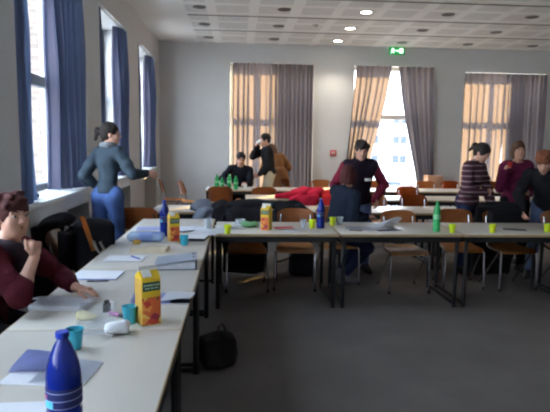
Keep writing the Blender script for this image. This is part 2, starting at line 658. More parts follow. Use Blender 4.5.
# brick house across the yard on the left
m = bpy.data.materials.new('pale_brick')
m.use_nodes = True
t = m.node_tree
bt = t.nodes.new('ShaderNodeTexBrick')
tcn = t.nodes.new('ShaderNodeTexCoord')
mp = t.nodes.new('ShaderNodeMapping')
mp.inputs['Rotation'].default_value = (0, radians(90), radians(90))
bt.inputs['Scale'].default_value = 1.6
bt.inputs['Color1'].default_value = lin((104, 92, 84)) + (1,)
bt.inputs['Color2'].default_value = lin((88, 78, 72)) + (1,)
bt.inputs['Mortar'].default_value = lin((116, 110, 104)) + (1,)
cb = t.nodes.new('ShaderNodeSeparateXYZ'); cc = t.nodes.new('ShaderNodeCombineXYZ')
t.links.new(tcn.outputs['Object'], cb.inputs[0])
t.links.new(cb.outputs['X'], cc.inputs[0]); t.links.new(cb.outputs['Z'], cc.inputs[1])
t.links.new(cc.outputs[0], bt.inputs['Vector'])
t.links.new(bt.outputs['Color'], t.nodes['Principled BSDF'].inputs['Base Color'])
t.nodes['Principled BSDF'].inputs['Roughness'].default_value = .95
r = thing('building', 'pale brick house outside the nearest left window', 'building', (-2.75, 15.6, -4.4))
MB().span((-16, 0, 0), (0, 9, 14.5)).build('facade', m, r, smooth=False)
for xx in (-13.5, -10.2):
    for zz in (1.5, 5, 8.5):
        o = MB().span((xx - .7, -.06, zz), (xx + .7, 0, zz + 1.9)).build('window_surround', M_fac, r, smooth=False)
        MB().span((xx - .6, -.09, zz + .1), (xx + .6, -.02, zz + 1.8)).build('window_glass', M_fglass, o, smooth=False)

M_leaf = mat('shrub_leaf', (108, 90, 82), 0.9, 0.3, 3)
for i, (x, y, s) in enumerate(((17.6, 60, .8), (20.2, 62, 1.0), (23.0, 61, .75))):
    rr = random.Random(i)
    pr = [ell((rr.uniform(-.9, .9) * s, rr.uniform(-.6, .6) * s, (.4 + rr.uniform(0, .7)) * s), (.6 * s,) * 3) for _ in range(9)]
    o = soft('shrub', pr, .12, M_leaf, None, .1, 0, (), folds(.06, 9, i))
    o.location = (x, y, -4.35)
    tag(o, ['leftmost low shrub in the street outside the open middle window', 'middle shrub, tallest of the row outside the open middle window', 'rightmost low shrub in the street outside the open middle window'][i], 'shrub', 'shrubs in the street')
def car(label, x, y, col):
    r = thing('car', label, 'car', (x, y, -4.4))
    prof = [(-2.1, .35), (-2.1, .8), (-1.3, .95), (-.75, 1.42), (.8, 1.42), (1.5, .95), (2.1, .85), (2.1, .35)]
    MB().prism([(px, -.85, pz) for px, pz in prof], (0, 1.7, 0)).build('body', mat('car_' + label[:5], col, .25, coat=.5), r)
    MB().prism([(px, -.87, pz) for px, pz in ((-1.15, .97), (-.7, 1.36), (.75, 1.36), (1.3, .97))], (0, .03, 0)).build('side_window', M_fglass, r)
    for sx_ in (-1.3, 1.3):
        for sy in (-.8, .8):
            MB().cyl((sx_, sy - .1, .32), (sx_, sy + .1, .32), .32).build('wheel', mat('tyre', (40, 40, 42), .9), r)
car('silver car parked outside the middle window', 19.0, 66, (150, 152, 158))
car('red-brown car parked outside the middle window', 24.2, 66, (150, 90, 84))

# ------------------------------------------------------------------ curtains
M_curt_b = sheer('curtain_mauve', (80, 79, 91), 0.125, tint=(198, 178, 172))
M_curt_l = sheer('curtain_slate', (84, 79, 90), 0.24, tint=(120, 140, 178))
M_rail = mat('rail_white', (200, 200, 198), .4)

def curtain(label, group, top0, top1, bot0, bot1, z0, z1, m, nfold=7, amp=.035, tie=None, seed=0):
    """pleated cloth between two rail points; bot0/bot1 where the hem hangs; tie=(z, point0, point1) gathers it"""
    r = random.Random(seed)
    ph = [r.uniform(-.6, .6) for _ in range(40)]
    t0, t1, b0, b1 = [Vector((*p, 0)) for p in (top0, top1, bot0, bot1)]
    d = (t1 - t0)
    nrm = Vector((-d.y, d.x, 0)).normalized()
    def fn(u, v):
        z = z1 + (z0 - z1) * v
        e = v ** 1.25
        A = t0.lerp(b0, e); B = t1.lerp(b1, e)
        x = 2 * pi * nfold * u + .55 * sin(3.1 * u * nfold * .9 + ph[0] + .8 * v)
        p = A.lerp(B, u + .012 * sin(9 * u + ph[1]))
        k_ = amp * (.55 + .45 * min(1, v * 3)) * (1 + .35 * sin(5 * u + ph[2]))
        return p + nrm * (k_ * sin(x) + .012 * sin(7 * v + 9 * u)) + Vector((0, 0, z))
    o = MB().sheet(fn, nfold * 12, 26).build('curtain', m)
    return tag(o, label, 'curtain', group)

yc = YB - .07
gB = 'curtains of the back windows'
curtain('straight curtain glowing orange, left half of the left back window', gB, (-.14, yc), (.70, yc), (-.14, yc), (.68, yc), .05, 3.285, M_curt_b, 7, .03, seed=1)
curtain('straight mauve curtain, right half of the left back window', gB, (.70, yc + .03), (1.62, yc + .03), (.74, yc + .03), (1.63, yc + .03), .05, 3.285, M_curt_b, 10, .055, seed=2)
curtain('orange-lit curtain pulled aside, left of the open middle back window', gB, (2.55, yc), (3.34, yc), (2.26, yc), (2.60, yc), .05, 3.285, M_curt_b, 6, .04, seed=3)
curtain('grey curtain pulled aside, right of the open middle back window', gB, (3.50, yc), (4.29, yc), (4.20, yc), (4.42, yc), .05, 3.285, M_curt_b, 6, .045, seed=4)
curtain('straight curtain with orange streaks, left half of the rightmost back window', gB, (5.0, yc), (5.95, yc), (5.0, yc), (5.90, yc), .05, 3.185, M_curt_b, 6, .04, seed=5)
curtain('straight dark grey curtain, right half of the rightmost back window', gB, (5.95, yc + .03), (6.92, yc + .03), (5.98, yc + .03), (6.92, yc + .03), .05, 3.185, M_curt_b, 10, .06, seed=6)
for n_, (a, c), zh in zip(('left', 'open middle', 'rightmost'), BW, ZB1):
    o = MB().span((a + .02, YB - .085, zh - .014), (c - .02, YB - .045, zh - .002)).build('curtain_rail', M_rail)
    tag(o, 'white curtain rail above the %s back window' % n_, 'curtain rail', 'rails of the back windows')
gL = 'curtains of the side windows'
nm = ['window behind', 'window behind', 'window beside', 'nearest left window', 'middle left window', 'farthest left window']
for i, (a, c) in enumerate(LW):
    if i < 2:
        continue
    x0 = XL - .055
    W_ = c - a
    dd = .20 if i == 3 else .06
    curtain('dark slate curtain at the near edge of the ' + nm[i], gL, (x0, a + .03), (x0 - .03, a + .03 + W_ * .19), (x0, a + .03), (x0 - .03, a + .03 + W_ * .235), ZS + .01, 3.255, M_curt_l, 8, .05, seed=10 + i)
    curtain('blue-lit slate curtain at the far side of the ' + nm[i], gL, (x0 - dd, a + W_ * .76), (x0 + .035, c - .012), (x0 - dd - .02, a + W_ * .78), (x0 + .035, c - .012), ZS + .01, 3.255, M_curt_l, 6, .055, seed=20 + i)
    o = MB().span((x0 - .03, a + .02, 3.256), (x0 + .01, c - .02, 3.268)).build('curtain_rail', M_rail)
    tag(o, 'white curtain rail inside the ' + nm[i], 'curtain rail', 'rails of the side windows')

# ------------------------------------------------------------------ ceiling lights, sign, alarm
M_ring = mat('lamp_ring', (120, 116, 112), .5, metal=.3)
M_off = mat('lamp_unlit', (74, 72, 70), .4)
M_on = mat('lamp_lit', (255, 246, 228), .4, emit=9.0)
cols = [(-.63, 'leftmost column'), (.71, 'second column from the left'), (2.03, 'third column from the left'), (3.38, 'fourth column from the left'), (4.79, 'fifth column from the left'), (6.2, 'rightmost column')]
rows = [(8.87, 'nearest'), (10.12, 'middle'), (11.37, 'farthest')]
proto = {}
for (x, cn) in cols:
    for (y, rn) in rows:
        lit = abs(x - 2.03) < .01
        lab = '%s round ceiling downlight, %s of the %s' % ('lit' if lit else 'unlit dark', rn, cn)
        if lit not in proto:
            t_ = thing('ceiling_downlight', lab, 'downlight', (x, y, ZC), 0, 'lit downlights' if lit else 'unlit downlights')
            MB().lathe([(.085, -.001), (.105, -.001), (.108, -.010), (.088, -.014), (.085, -.001)], caps=False).build('ring', M_ring, t_)
            MB().cyl((0, 0, -.001), (0, 0, -.007), .086, seg=24).build('lens', M_on if lit else M_off, t_)
            proto[lit] = t_
        else:
            dup(proto[lit], (x, y, ZC), 0, lab, 'lit downlights' if lit else 'unlit downlights')
        if lit:
            l = bpy.data.lights.new('downlight_lamp', 'SPOT')
            l.energy = 25; l.spot_size = radians(110); l.spot_blend = .6; l.shadow_soft_size = .08; l.color = (1, .9, .75)
            lo_ = bpy.data.objects.new('downlight_lamp', l)
            COL.objects.link(lo_)
            lo_.location = (x, y, ZC - .03)

t_ = thing('exit_sign', 'green lit emergency exit sign with running figure above the middle window', 'exit sign', (3.42, YB - .13, 3.53))
MB().span((-.17, -.03, 0), (.17, .03, .15), .006).build('housing', mat('sign_green', (20, 130, 60), .4, emit=.25), t_)
MB().span((-.02, -.01, .15), (.02, .01, .17)).build('bracket', M_rail, t_)
M_pic = mat('sign_white', (200, 255, 214), .4, emit=.9)
q = MB()
q.ball((-.105, -.034, .122), (.014, .004, .014))
q.box((-.095, -.034, .085), (.03, .006, .055), (0, radians(15), 0))
q.box((-.068, -.034, .092), (.045, .006, .013), (0, radians(20), 0))
q.box((-.122, -.034, .088), (.04, .006, .013), (0, radians(-35), 0))
q.box((-.082, -.034, .045), (.05, .006, .016), (0, radians(60), 0))
q.box((-.118, -.034, .042), (.055, .006, .016), (0, radians(-35), 0))
q.build('running_figure', M_pic, t_)
MB().span((.05, -.037, .025), (.13, -.031, .128)).build('door_symbol', M_pic, t_)
q = MB().prism([(-.035, -.034, .062), (.008, -.034, .062), (.008, -.034, .048), (.034, -.034, .074), (.008, -.034, .10), (.008, -.034, .086), (-.035, -.034, .086)], (0, -.004, 0))
q.build('arrow', M_pic, t_)

t_ = thing('fire_alarm_box', 'small red fire alarm box on the back wall', 'fire alarm', (2.1, YB - .001, 1.31))
MB().span((-.065, -.04, 0), (.065, 0, .13), .008).build('case', mat('alarm_red', (188, 40, 42), .4), t_)
MB().span((-.035, -.044, .035), (.035, -.038, .10)).build('call_plate', mat('alarm_white', (226, 216, 212), .4), t_)
MB().cyl((0, -.043, .066), (0, -.05, .066), .014).build('button', mat('alarm_black', (40, 36, 36), .4), t_)

# smoke detector and sprinkler on the ceiling
t_ = thing('smoke_detector', 'small smoke detector between the ceiling downlights', 'smoke detector', (1.36, 9.95, ZC))
MB().lathe([(.05, 0), (.05, -.012), (.032, -.03), (.001, -.034)]).build('case', mat('detector_grey', (150, 148, 146), .5), t_)
MB().lathe([(.012, -.03), (.012, -.042), (.001, -.044)]).build('sensor', M_off, t_)

t_ = thing('low_cabinet', 'low pale wooden cabinet against the back wall by the middle window', 'cabinet', (4.28, YB - .34, 0))
W_pale = wood('pale_wood', (196, 150, 118), (212, 168, 134), 5)
MB().span((-.17, -.16, .04), (.17, .12, .92), .006).build('body', W_pale, t_)
MB().span((-.16, -.178, .07), (.16, -.162, .89), .004).build('door', W_pale, t_)
MB().span((-.17, -.15, 0), (.17, .12, .04)).build('plinth', M_dark, t_)

# ------------------------------------------------------------------ tables
M_top = mat('table_laminate', (208, 200, 188), 0.32, 0.015, 3, spec=.5)
M_edge = mat('table_edge_beech', (178, 150, 112), 0.5, .08)
M_blk = mat('black_steel', (24, 24, 26), 0.45, spec=.5)
TH = 0.73
def make_table(label, L=1.2, W=.8):
    t_ = thing('table', label, 'table')
    top = MB().span((-L / 2 + .004, -W / 2 + .004, TH - .024), (L / 2 - .004, W / 2 - .004, TH), .002).build('tabletop', M_top, t_)
    e = MB()
    for s in (-1, 1):
        e.span((-L / 2, s * W / 2 - .004 * (s > 0) , TH - .0235), (L / 2, s * W / 2 + .004 * (s < 0), TH - .0005))
        e.span((s * L / 2 - .004 * (s > 0), -W / 2 + .004, TH - .0235), (s * L / 2 + .004 * (s < 0), W / 2 - .004, TH - .0005))
    e.build('edge_band', M_edge, top)
    f = MB()
    for s in (-1, 1):
        f.span((-L / 2 + .02, s * (W / 2 - .02) - .0125, TH - .08), (L / 2 - .02, s * (W / 2 - .02) + .0125, TH - .0245))
        f.span((s * (L / 2 - .033) - .0125, -W / 2 + .03, TH - .08), (s * (L / 2 - .033) + .0125, W / 2 - .03, TH - .0245))
    f.build('frame', M_blk, t_)
    for sx_ in (-1, 1):
        for sy in (-1, 1):
            x, y = sx_ * (L / 2 - .04), sy * (W / 2 - .028)
            lg = MB().cyl((x, y, .006), (x, y, TH - .025), .0195, seg=14).build('leg', M_blk, t_)
            MB().cyl((x, y, 0), (x, y, .012), .023, seg=14).build('foot_cap', M_blk, lg)
        x = sx_ * (L / 2 - .04)
        MB().span((x - .012, -W / 2 + .045, .015), (x + .012, W / 2 - .045, .045), .004).build('foot_bar', M_blk, t_)
    return t_
tp = None
def table(label, x, y, rz, group, W=.8):
    global tp
    key = W
    if tp is None:
        tp = {}
    if key not in tp:
        o = make_table(label, W=W)
        o.location = (x, y, 0); o.rotation_euler = (0, 0, rz); o['group'] = group
        tp[key] = o
        return o
    return dup(tp[key], (x, y, 0), rz, label, group)
g = 'tables of the left row'
table('white table nearest the viewer in the left row, under the big blue bottle', -.66, 1.85, pi / 2, g)
table('white table of the left row bearing the fruit juice carton and open book', -.66, 3.05, pi / 2, g)
table('white table of the left row under the grey ring binder', -.66, 4.25, pi / 2, g)
table('white corner table joining the left row to the front row', -.66, 5.455, pi / 2, g)
g = 'tables of the front row'
fx0 = -.245
for i, lab in enumerate(('leftmost white table of the front row, carrying a juice carton', 'white table of the front row under the loose papers, second from the left',
                         'white table of the front row behind the green bottle, third from the left', 'rightmost white table of the front row')):
    table(lab, fx0 + .61 + 1.215 * i, 5.455, 0, g)
g = 'tables of the second row'
for i, lab in enumerate(('leftmost table of the second row, by the window wall', 'second row table buried under dark jackets', 'second row table behind the two people at the centre',
                         'second row table behind the two brown chair backs', 'rightmost table of the second row, behind the three people')):
    table(lab, -.49 + 1.215 * i, 7.02, 0, g, .75)
g = 'tables of the third row'
for i, lab in enumerate(('leftmost table of the third row, behind the dark jackets', 'third row table under the red jackets', 'third row table in front of the bright window', 'rightmost table of the third row')):
    table(lab, .71 + 1.215 * i, 8.55, 0, g, .75)
g = 'tables of the back row'
for i, lab in enumerate(('back row table with green bottles, at far left', 'back row table beside the standing man in black', 'back row table behind the red jackets', 'back row table before the bright window', 'rightmost table of the back row')):
    table(lab, 0 + 1.215 * i, 10.06, 0, g, .75)

# ------------------------------------------------------------------ chairs
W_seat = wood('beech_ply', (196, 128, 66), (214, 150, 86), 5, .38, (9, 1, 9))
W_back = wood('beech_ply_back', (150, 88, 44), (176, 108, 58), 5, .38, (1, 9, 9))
M_chrome = mat('chrome_tube', (190, 190, 194), 0.22, .02, metal=.95)
M_cap = mat('black_rubber', (28, 28, 30), .7)
def make_chair(label):
    t_ = thing('chair', label, 'chair')
    def seat(u, v):
        x = (u - .5) * .43 * (1 - .10 * v)
        y = -.21 + .41 * v
        z = .452 - .02 * (1 - ((u - .5) * 2) ** 2) * sin(pi * v) - .03 * max(0, (.18 - v) / .18) ** 2 + .015 * max(0, (v - .8) / .2) ** 2
        c = max(abs(u - .5) * 2, 0)
        return Vector((x * (1 - .06 * (abs(v - .5) * 2) ** 6), y - (.02 * c ** 4 if v > .5 else -.02 * c ** 4), z))
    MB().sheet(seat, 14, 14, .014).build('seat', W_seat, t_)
    def back(u, v):
        x = (u - .5) * .42
        c = abs(u - .5) * 2
        zz = .575 + .27 * v
        zz += (-.05 if v > .5 else .03) * c ** 5 * abs(v - .5) * 2
        return Vector((x, .205 + .075 * v - .035 * c ** 2 + .02, zz))
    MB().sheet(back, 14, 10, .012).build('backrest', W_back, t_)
    for s in (-1, 1):
        lg = MB().tube([(s * .20, -.145, .425), (s * .212, -.16, .41), (s * .222, -.185, .012)], .0115).build('leg', M_chrome, t_)
        MB().cyl((s * .222, -.185, 0), (s * .222, -.185, .03), .0145).build('foot_cap', M_cap, lg)
        lg = MB().tube([(s * .20, -.12, .425), (s * .207, -.10, .41), (s * .215, .225, .012)], .0115).build('leg', M_chrome, t_)
        MB().cyl((s * .215, .226, 0), (s * .215, .222, .03), .0145).build('foot_cap', M_cap, lg)
        MB().tube([(s * .20, -.15, .428), (s * .185, .10, .425), (s * .178, .17, .44), (s * .176, .195, .50), (s * .172, .215, .62), (s * .168, .252, .78)], .0105).build('back_support', M_chrome, t_)
    MB().tube([(-.19, .02, .424), (.19, .02, .424)], .010).build('cross_bar', M_chrome, t_)
    return t_
cp = None
def chair(label, x, y, rz, group):
    global cp
    if cp is None:
        cp = make_chair(label)
        cp.location = (x, y, 0); cp.rotation_euler = (0, 0, rz); cp['group'] = group
        return cp
    return dup(cp, (x, y, 0), rz, label, group)
g = 'chairs along the front row'
chair('wooden chair with a black coat hanging over it, leftmost at the front row', .09, 5.82, radians(2), g)
chair('empty wooden chair under the front row, right of the coat-covered chair', .63, 5.86, radians(-6), g)
chair('wooden chair carrying the seated person with dark red hair', 1.14, 6.09, radians(4), g)
chair('wooden chair with its back showing left of the green bottle', 1.83, 5.74, radians(3), g)
chair('wooden chair with its back showing behind the green bottle', 2.52, 5.90, radians(-4), g)
chair('wooden front row chair with a long black coat over it, before the woman in purple', 3.07, 5.82, radians(6), g)
chair('rightmost wooden chair at the front row, cut by the frame', 3.75, 5.78, radians(8), g)
g = 'chairs of the rows behind'
chair('wooden chair by the window wall in front of the woman in jeans', -1.13, 6.45, pi - .02, g)
chair('wooden chair at the second row, partly hidden by the hand of the maroon-vested person', 2.02, 7.66, .05, g)
chair('wooden chair at the second row with a broad back, upper left of the green bottle', 2.62, 7.68, -.03, g)
chair('wooden chair at the third row, below the bright window', 3.02, 9.16, .05, g)
chair('wooden chair at the back row, left under the bright window', 2.90, 10.72, 0, g)
chair('wooden chair at the back row, right under the bright window', 3.86, 10.66, -.05, g)
chair('wooden chair at the back row, between curtain and striped sweater', 4.42, 10.7, .1, g)
chair('wooden chair at the back row, between the striped and purple sweaters', 5.35, 10.7, 0, g)
chair('wooden chair at the back row, above the red jackets', 1.70, 10.74, .04, g)
chair('wooden chair back before the green bottles at the far table', -.31, 9.42, pi, g)
chair('wooden chair back before the standing man at the far table', .42, 9.40, pi + .05, g)
chair('wooden chair turned sideways by the far left wall, left one of two', -1.28, 10.75, pi / 2, g)
chair('wooden chair turned sideways at the end of the far table, right one of two', -.86, 10.35, pi / 2 - .2, g)
chair('wooden chair seen edge-on right of the brown-coated person', 1.19, 10.93, radians(60), g)
g = 'chairs at the left row'
chair('wooden chair under the woman in the foreground', -1.40, 2.90, pi / 2, g)
chair('chair at the left row hung with a black jacket and an orange strap', -1.25, 4.52, pi / 2 - .05, g)

# ------------------------------------------------------------------ jackets, coats, bags
C_black = mat('cloth_black', (33, 32, 36), .95, .15, 8, bump=.3, spec=.1)
C_grey = mat('cloth_grey', (124, 130, 144), .95, .12, 8, bump=.3, spec=.1)
C_teal = mat('cloth_dark_teal', (66, 84, 92), .95, .12, 8, bump=.3, spec=.1)
C_red = mat('cloth_red', (206, 40, 66), .9, .12, 8, bump=.3, spec=.15)
C_red2 = mat('cloth_bright_red', (216, 48, 52), .9, .12, 8, bump=.3, spec=.15)
C_orange = mat('strap_orange', (214, 128, 58), .8)
C_brown = mat('cloth_brown', (120, 84, 56), .95, .12, 8, bump=.3, spec=.1)

def no_box(lo, hi):
    """keeps cloth out of a box (a table top)"""
    lo, hi = np.array(lo), np.array(hi)
    c, hs = (lo + hi) / 2, (hi - lo) / 2
    def f(X):
        q = np.abs(X - c) - hs
        return -(np.linalg.norm(np.maximum(q, 0), axis=-1) + np.minimum(q.max(-1), 0))
    return f

def jacket(label, group, pts, m, seed, clips=(), h=.016, sleeve=None):
    o = soft('jacket', pts, h, m, None, .05, 0, clips, folds(.026, 26, seed))
    tag(o, label, 'jacket', group)
    if sleeve:
        soft('sleeve', sleeve, h, m, o, .03, 0, clips, folds(.014, 34, seed + 1))
    return o
# second row: table top y 6.645..7.395, z up to .73
cut2 = [no_box((-1.2, 6.635, .0), (5.2, 8, .742))]
gJ = 'jackets dropped on the tables'
jacket('crumpled grey jacket, leftmost of the dark heap on the second row', gJ, [ell((-.47, 6.80, .77), (.15, .2, .085)), ell((-.43, 6.60, .70), (.13, .06, .12)), ell((-.52, 6.60, .62), (.08, .05, .10))], C_grey, 1, cut2)
jacket('black jacket between grey and teal ones in the dark heap', gJ, [ell((-.22, 6.78, .77), (.13, .2, .08)), ell((-.21, 6.59, .66), (.13, .05, .15))], C_black, 2, cut2)
jacket('dark teal jacket spread wide across the dark heap', gJ, [ell((.10, 6.80, .76), (.24, .2, .075)), ell((.22, 6.85, .80), (.16, .12, .06)), ell((.02, 6.59, .64), (.17, .05, .15)), ell((.22, 6.59, .66), (.14, .05, .14))], C_teal, 3, cut2,
       sleeve=[cone((.12, 6.72, .84), (.42, 6.78, .82), .055, .045)])
jacket('thick black jacket at the right end of the dark heap', gJ, [ell((.63, 6.78, .77), (.23, .18, .08)), ell((.62, 6.57, .64), (.24, .05, .14)), ell((.80, 6.6, .68), (.10, .05, .10))], C_black, 4, cut2,
       sleeve=[cone((.74, 6.68, .80), (.92, 6.56, .70), .05, .045)])
cut3 = [no_box((0, 8.165, 0), (5, 9.2, .742))]
jacket('crimson jacket with one arm stretched left on the third row', gJ, [ell((1.05, 8.32, .79), (.25, .17, .11)), ell((1.0, 8.13, .72), (.22, .05, .12)), ell((1.2, 8.3, .84), (.12, .12, .07))], C_red, 5, cut3,
       sleeve=[cone((.98, 8.25, .82), (.60, 8.20, .775), .07, .045)])
jacket('bright red jacket at the right of the crimson one on the third row', gJ, [ell((1.50, 8.33, .78), (.24, .17, .10)), ell((1.5, 8.13, .70), (.24, .05, .14))], C_red2, 6, cut3)

def coat(label, x, y, rz, m, seed, zlo, group=None, wide=.25, name='coat', zt=.90):
    """a coat thrown over a chair back: both halves hang down"""
    P_ = [rbox((0, .335, (zt + zlo) / 2), (wide - .03, .02, (zt - zlo) / 2 - .04), .035), rbox((0, .135, .70), (wide - .05, .015, .14), .03), ell((0, .24, zt), (wide, .125, .05)),
          rbox((-.05, .36, (zt + zlo) / 2 - .08), (wide - .08, .03, (zt - zlo) / 2 - .12), .05)]
    cl = []
    c3, s3 = cos(rz), sin(rz)
    def sh(X):
        # open slot for the chair back and its tubes
        q = np.abs(X - np.array([0, .25, .585])) - np.array([.245, .078, .295])
        return -(np.linalg.norm(np.maximum(q, 0), axis=-1) + np.minimum(q.max(-1), 0))
    o = soft(name, P_, .016, m, None, .04, 0, [sh], folds(.014, 19, seed))
    o.location = (x, y, 0)
    o.rotation_euler = (0, 0, rz)
    soft('sleeve', [cone((wide - .05, .32, zt - .08), (wide - .01, .35, zlo + .22), .055, .045)], .016, m, o, .03, 0, (), folds(.010, 22, seed + 1))
    return tag(o, label, 'coat', group)
coat('black coat hanging over the leftmost chair of the front row', .09, 5.82, radians(2), C_black, 11, .10, 'coats on chair backs', .24)
coat('long black coat hanging over the chair before the woman in purple', 3.07, 5.82, radians(6), C_black, 12, .06, 'coats on chair backs', .235)
coat('black jacket hanging over the chair by the left wall', -1.25, 4.52, pi / 2 - .05, C_black, 13, .30, 'coats on chair backs', .24, 'jacket', .93)

t_ = soft('backpack', [rbox((0, 0, .22), (.11, .045, .17), .05), ell((0, -.08, .14), (.11, .04, .11)), ell((0, 0, .42), (.10, .08, .06))], .014, C_black, None, .04, 0, (), folds(.008, 18, 31))
t_.location = (-1.205, 4.56, .478); t_.rotation_euler = (0, 0, radians(20))
tag(t_, 'rounded black bag with an orange strap on the chair by the left wall', 'bag')
MB().sheet(lambda u, v: Vector((-.10 + .04 * (v - .5) + .10 * u, -.08 - .10 * sin(pi * u) * .6, .50 - .34 * u)), 12, 3, .006).build('strap', C_orange, t_)
MB().tube([(-.02, -.13, .30), (.0, -.155, .24), (.03, -.15, .19), (.06, -.14, .23), (.03, -.13, .29)], .011).build('buckle_loop', mat('strap_pale', (176, 168, 156), .7), t_)

t_ = soft('shoulder_bag', [rbox((0, 0, .14), (.10, .06, .10), .05), ell((0, -.02, .27), (.12, .08, .06))], .014, mat('cloth_navy', (28, 32, 44), .9, .1), None, .04, 0, (), folds(.008, 18, 33))
t_.location = (.77, 6.42, .005)
tag(t_, 'small dark bag with a trailing strap on the floor under the front row', 'bag')
MB().tube([(-.10, -.05, .26), (-.18, -.06, .20), (-.27, -.07, .17), (-.34, -.05, .165)], .009).build('strap', C_black, t_)

t_ = soft('holdall', [rbox((0, 0, .12), (.13, .10, .07), .05), ell((.02, -.02, .20), (.13, .10, .08)), ell((.12, .0, .08), (.11, .12, .07)), ell((-.06, .02, .20), (.09, .09, .07))], .012, mat('bag_blackish', (30, 27, 28), .9, .2, 9, bump=.3), None, .04, 0, [lambda X: -X[..., 2] + .002], folds(.012, 20, 35))
t_.scale = (.66, .66, .92); t_.location = (-.145, 3.75, 0); t_.rotation_euler = (0, 0, .3)
tag(t_, 'dark slouchy bag on the carpet behind a leg of the left row', 'bag')
MB().tube([(-.02, -.06, .24), (.0, -.05, .32), (.05, -.03, .335), (.09, 0, .27), (.12, .02, .18)], .012).build('handle', mat('bag_brown', (74, 58, 54), .8), t_)
MB().sheet(lambda u, v: Vector((-.02 + .16 * u, -.115 + .03 * v, .25 - .13 * u + .01 * v)), 8, 3, .006).build('flap_trim', mat('bag_wine', (72, 36, 42), .8), t_)

t_ = soft('cloth_pouch', [ell((0, 0, .035), (.10, .13, .045)), ell((.02, .10, .03), (.08, .09, .04))], .010, mat('pouch_ink', (38, 40, 56), .9, .1), None, .02, 0, [lambda X: -X[..., 2] + .0], folds(.008, 30, 36))
t_.location = (-1.93, 4.98, ZS + .002)
tag(t_, 'dark crumpled pouch on the sill of the nearest left window', 'pouch')

# ------------------------------------------------------------------ things on the tables
T0 = TH + .0005
P_blue = clear('bottle_blue', (26, 48, 150), .70, .08)
P_green = clear('bottle_green', (70, 200, 120), .62, .08)
M_water = mat('cap_blue', (40, 66, 180), .35, coat=.4)
M_gcap = mat('cap_green', (60, 150, 90), .4)
M_lab = stripes('label_navy', (30, 36, 96), (150, 160, 205), .022, .12, 0.003)
M_lab2 = mat('label_patch_cyan', (90, 190, 220), .5)
M_lab3 = mat('label_patch_magenta', (170, 70, 140), .5)
def bottle(label, x, y, Hh, R_, kind, group=None):
    m, cap = (P_blue, M_water) if kind == 'blue' else (P_green, M_gcap)
    t_ = thing('water_bottle', label, 'bottle', (x, y, T0), 0, group)
    f = [(.80, 0), (.97, .012), (1, .03), (1, .24), (.95, .26), (1, .28), (1, .36), (.95, .38), (1, .40), (1, .60), (.97, .66), (.88, .735), (.72, .81), (.50, .885), (.34, .925), (.30, .94), (.30, .955)]
    MB().lathe([(r * R_, z * Hh) for r, z in f], seg=28).build('bottle_body', m, t_)
    MB().lathe([(.37 * R_, .952 * Hh), (.385 * R_, .956 * Hh), (.385 * R_, .995 * Hh), (.35 * R_, Hh)], seg=22).build('cap', cap, t_)
    MB().lathe([(R_ * 1.006, .405 * Hh), (R_ * 1.012, .41 * Hh), (R_ * 1.012, .56 * Hh), (R_ * 1.006, .565 * Hh)], seg=28, caps=False).build('label', M_lab if kind == 'blue' else mat('label_green', (120, 190, 140), .5), t_)
    if kind == 'blue' and R_ > .04:
        MB().sheet(lambda u, v: Vector((R_ * 1.02 * cos(-2.6 + .7 * u), R_ * 1.02 * sin(-2.6 + .7 * u), Hh * (.41 + .06 * v))), 8, 2).build('label_patch', M_lab2, t_)
        MB().sheet(lambda u, v: Vector((R_ * 1.02 * cos(-2.7 + .35 * u), R_ * 1.02 * sin(-2.7 + .35 * u), Hh * (.475 + .04 * v))), 6, 2).build('label_patch', M_lab3, t_)
    return t_
bottle('big blue water bottle in the foreground', -.482, 1.47, .345, .048, 'blue', 'blue bottles')
bottle('blue water bottle beside the carton at the far end of the left row', -.67, 4.93, .33, .044, 'blue', 'blue bottles')
bottle('blue water bottle on the front row between yellow cups', .84, 5.42, .30, .042, 'blue', 'blue bottles')
bottle('green water bottle on the front row', 1.985, 5.24, .31, .036, 'green', 'green bottles')
for x, y, lab, hh in ((-.40, 9.98, 'green bottle at the left of the far table group', .27), (-.30, 9.84, 'short green bottle second from left on the far table', .22), (-.17, 9.92, 'tall green bottle third from left on the far table', .28), (-.05, 9.82, 'green bottle at the right of the far table group', .25)):
    bottle(lab, x, y, hh, .040, 'green', 'green bottles')

P_cyan = clear('cup_cyan', (70, 186, 206), .72, .3)
P_yel = mat('cup_yellow', (226, 238, 40), .4, .03, coat=.2)
P_yel.node_tree.nodes['Principled BSDF'].inputs['Subsurface Weight'].default_value = .2
P_clr = clear('cup_clear', (232, 236, 240), .30, .12)
P_tray = clear('tray_clear', (232, 236, 240), .14, .1)
P_wht = mat('cup_white', (232, 232, 230), .5, .02)
def cup(label, x, y, m, hh=.085, r0=.026, r1=.036, group='plastic cups'):
    t_ = MB().lathe([(r0 * .2, .002), (r0, 0), (r0 * 1.03, .004), (r1, hh - .003), (r1 + .0025, hh - .002), (r1 + .0022, hh), (r1 - .001, hh), (r1 - .002, hh - .004), (r0 - .001, .006), (r0 * .2, .005)], seg=24, caps=True).build('plastic_cup', m, None, True, (x, y, T0))
    return tag(t_, label, 'cup', group)
cup('light blue plastic cup behind the foreground bottle', -.68, 2.23, P_cyan)
cup('light blue plastic cup touching the big juice carton', -.515, 2.54, P_cyan)
cup('light blue plastic cup at the far end of the left row', -.45, 4.50, P_cyan)
cup('yellow plastic cup, leftmost on the front row', -.10, 5.08, P_yel)
cup('yellow plastic cup left of the front row blue bottle', .755, 5.43, P_yel)
cup('yellow plastic cup right of the front row blue bottle', 1.00, 5.62, P_yel)
cup('yellow plastic cup just right of the green bottle', 2.12, 5.17, P_yel)
cup('yellow plastic cup on the front row before the purple sweater', 2.53, 5.17, P_yel)
cup('yellow plastic cup at the right edge of the frame', 3.13, 5.22, P_yel)
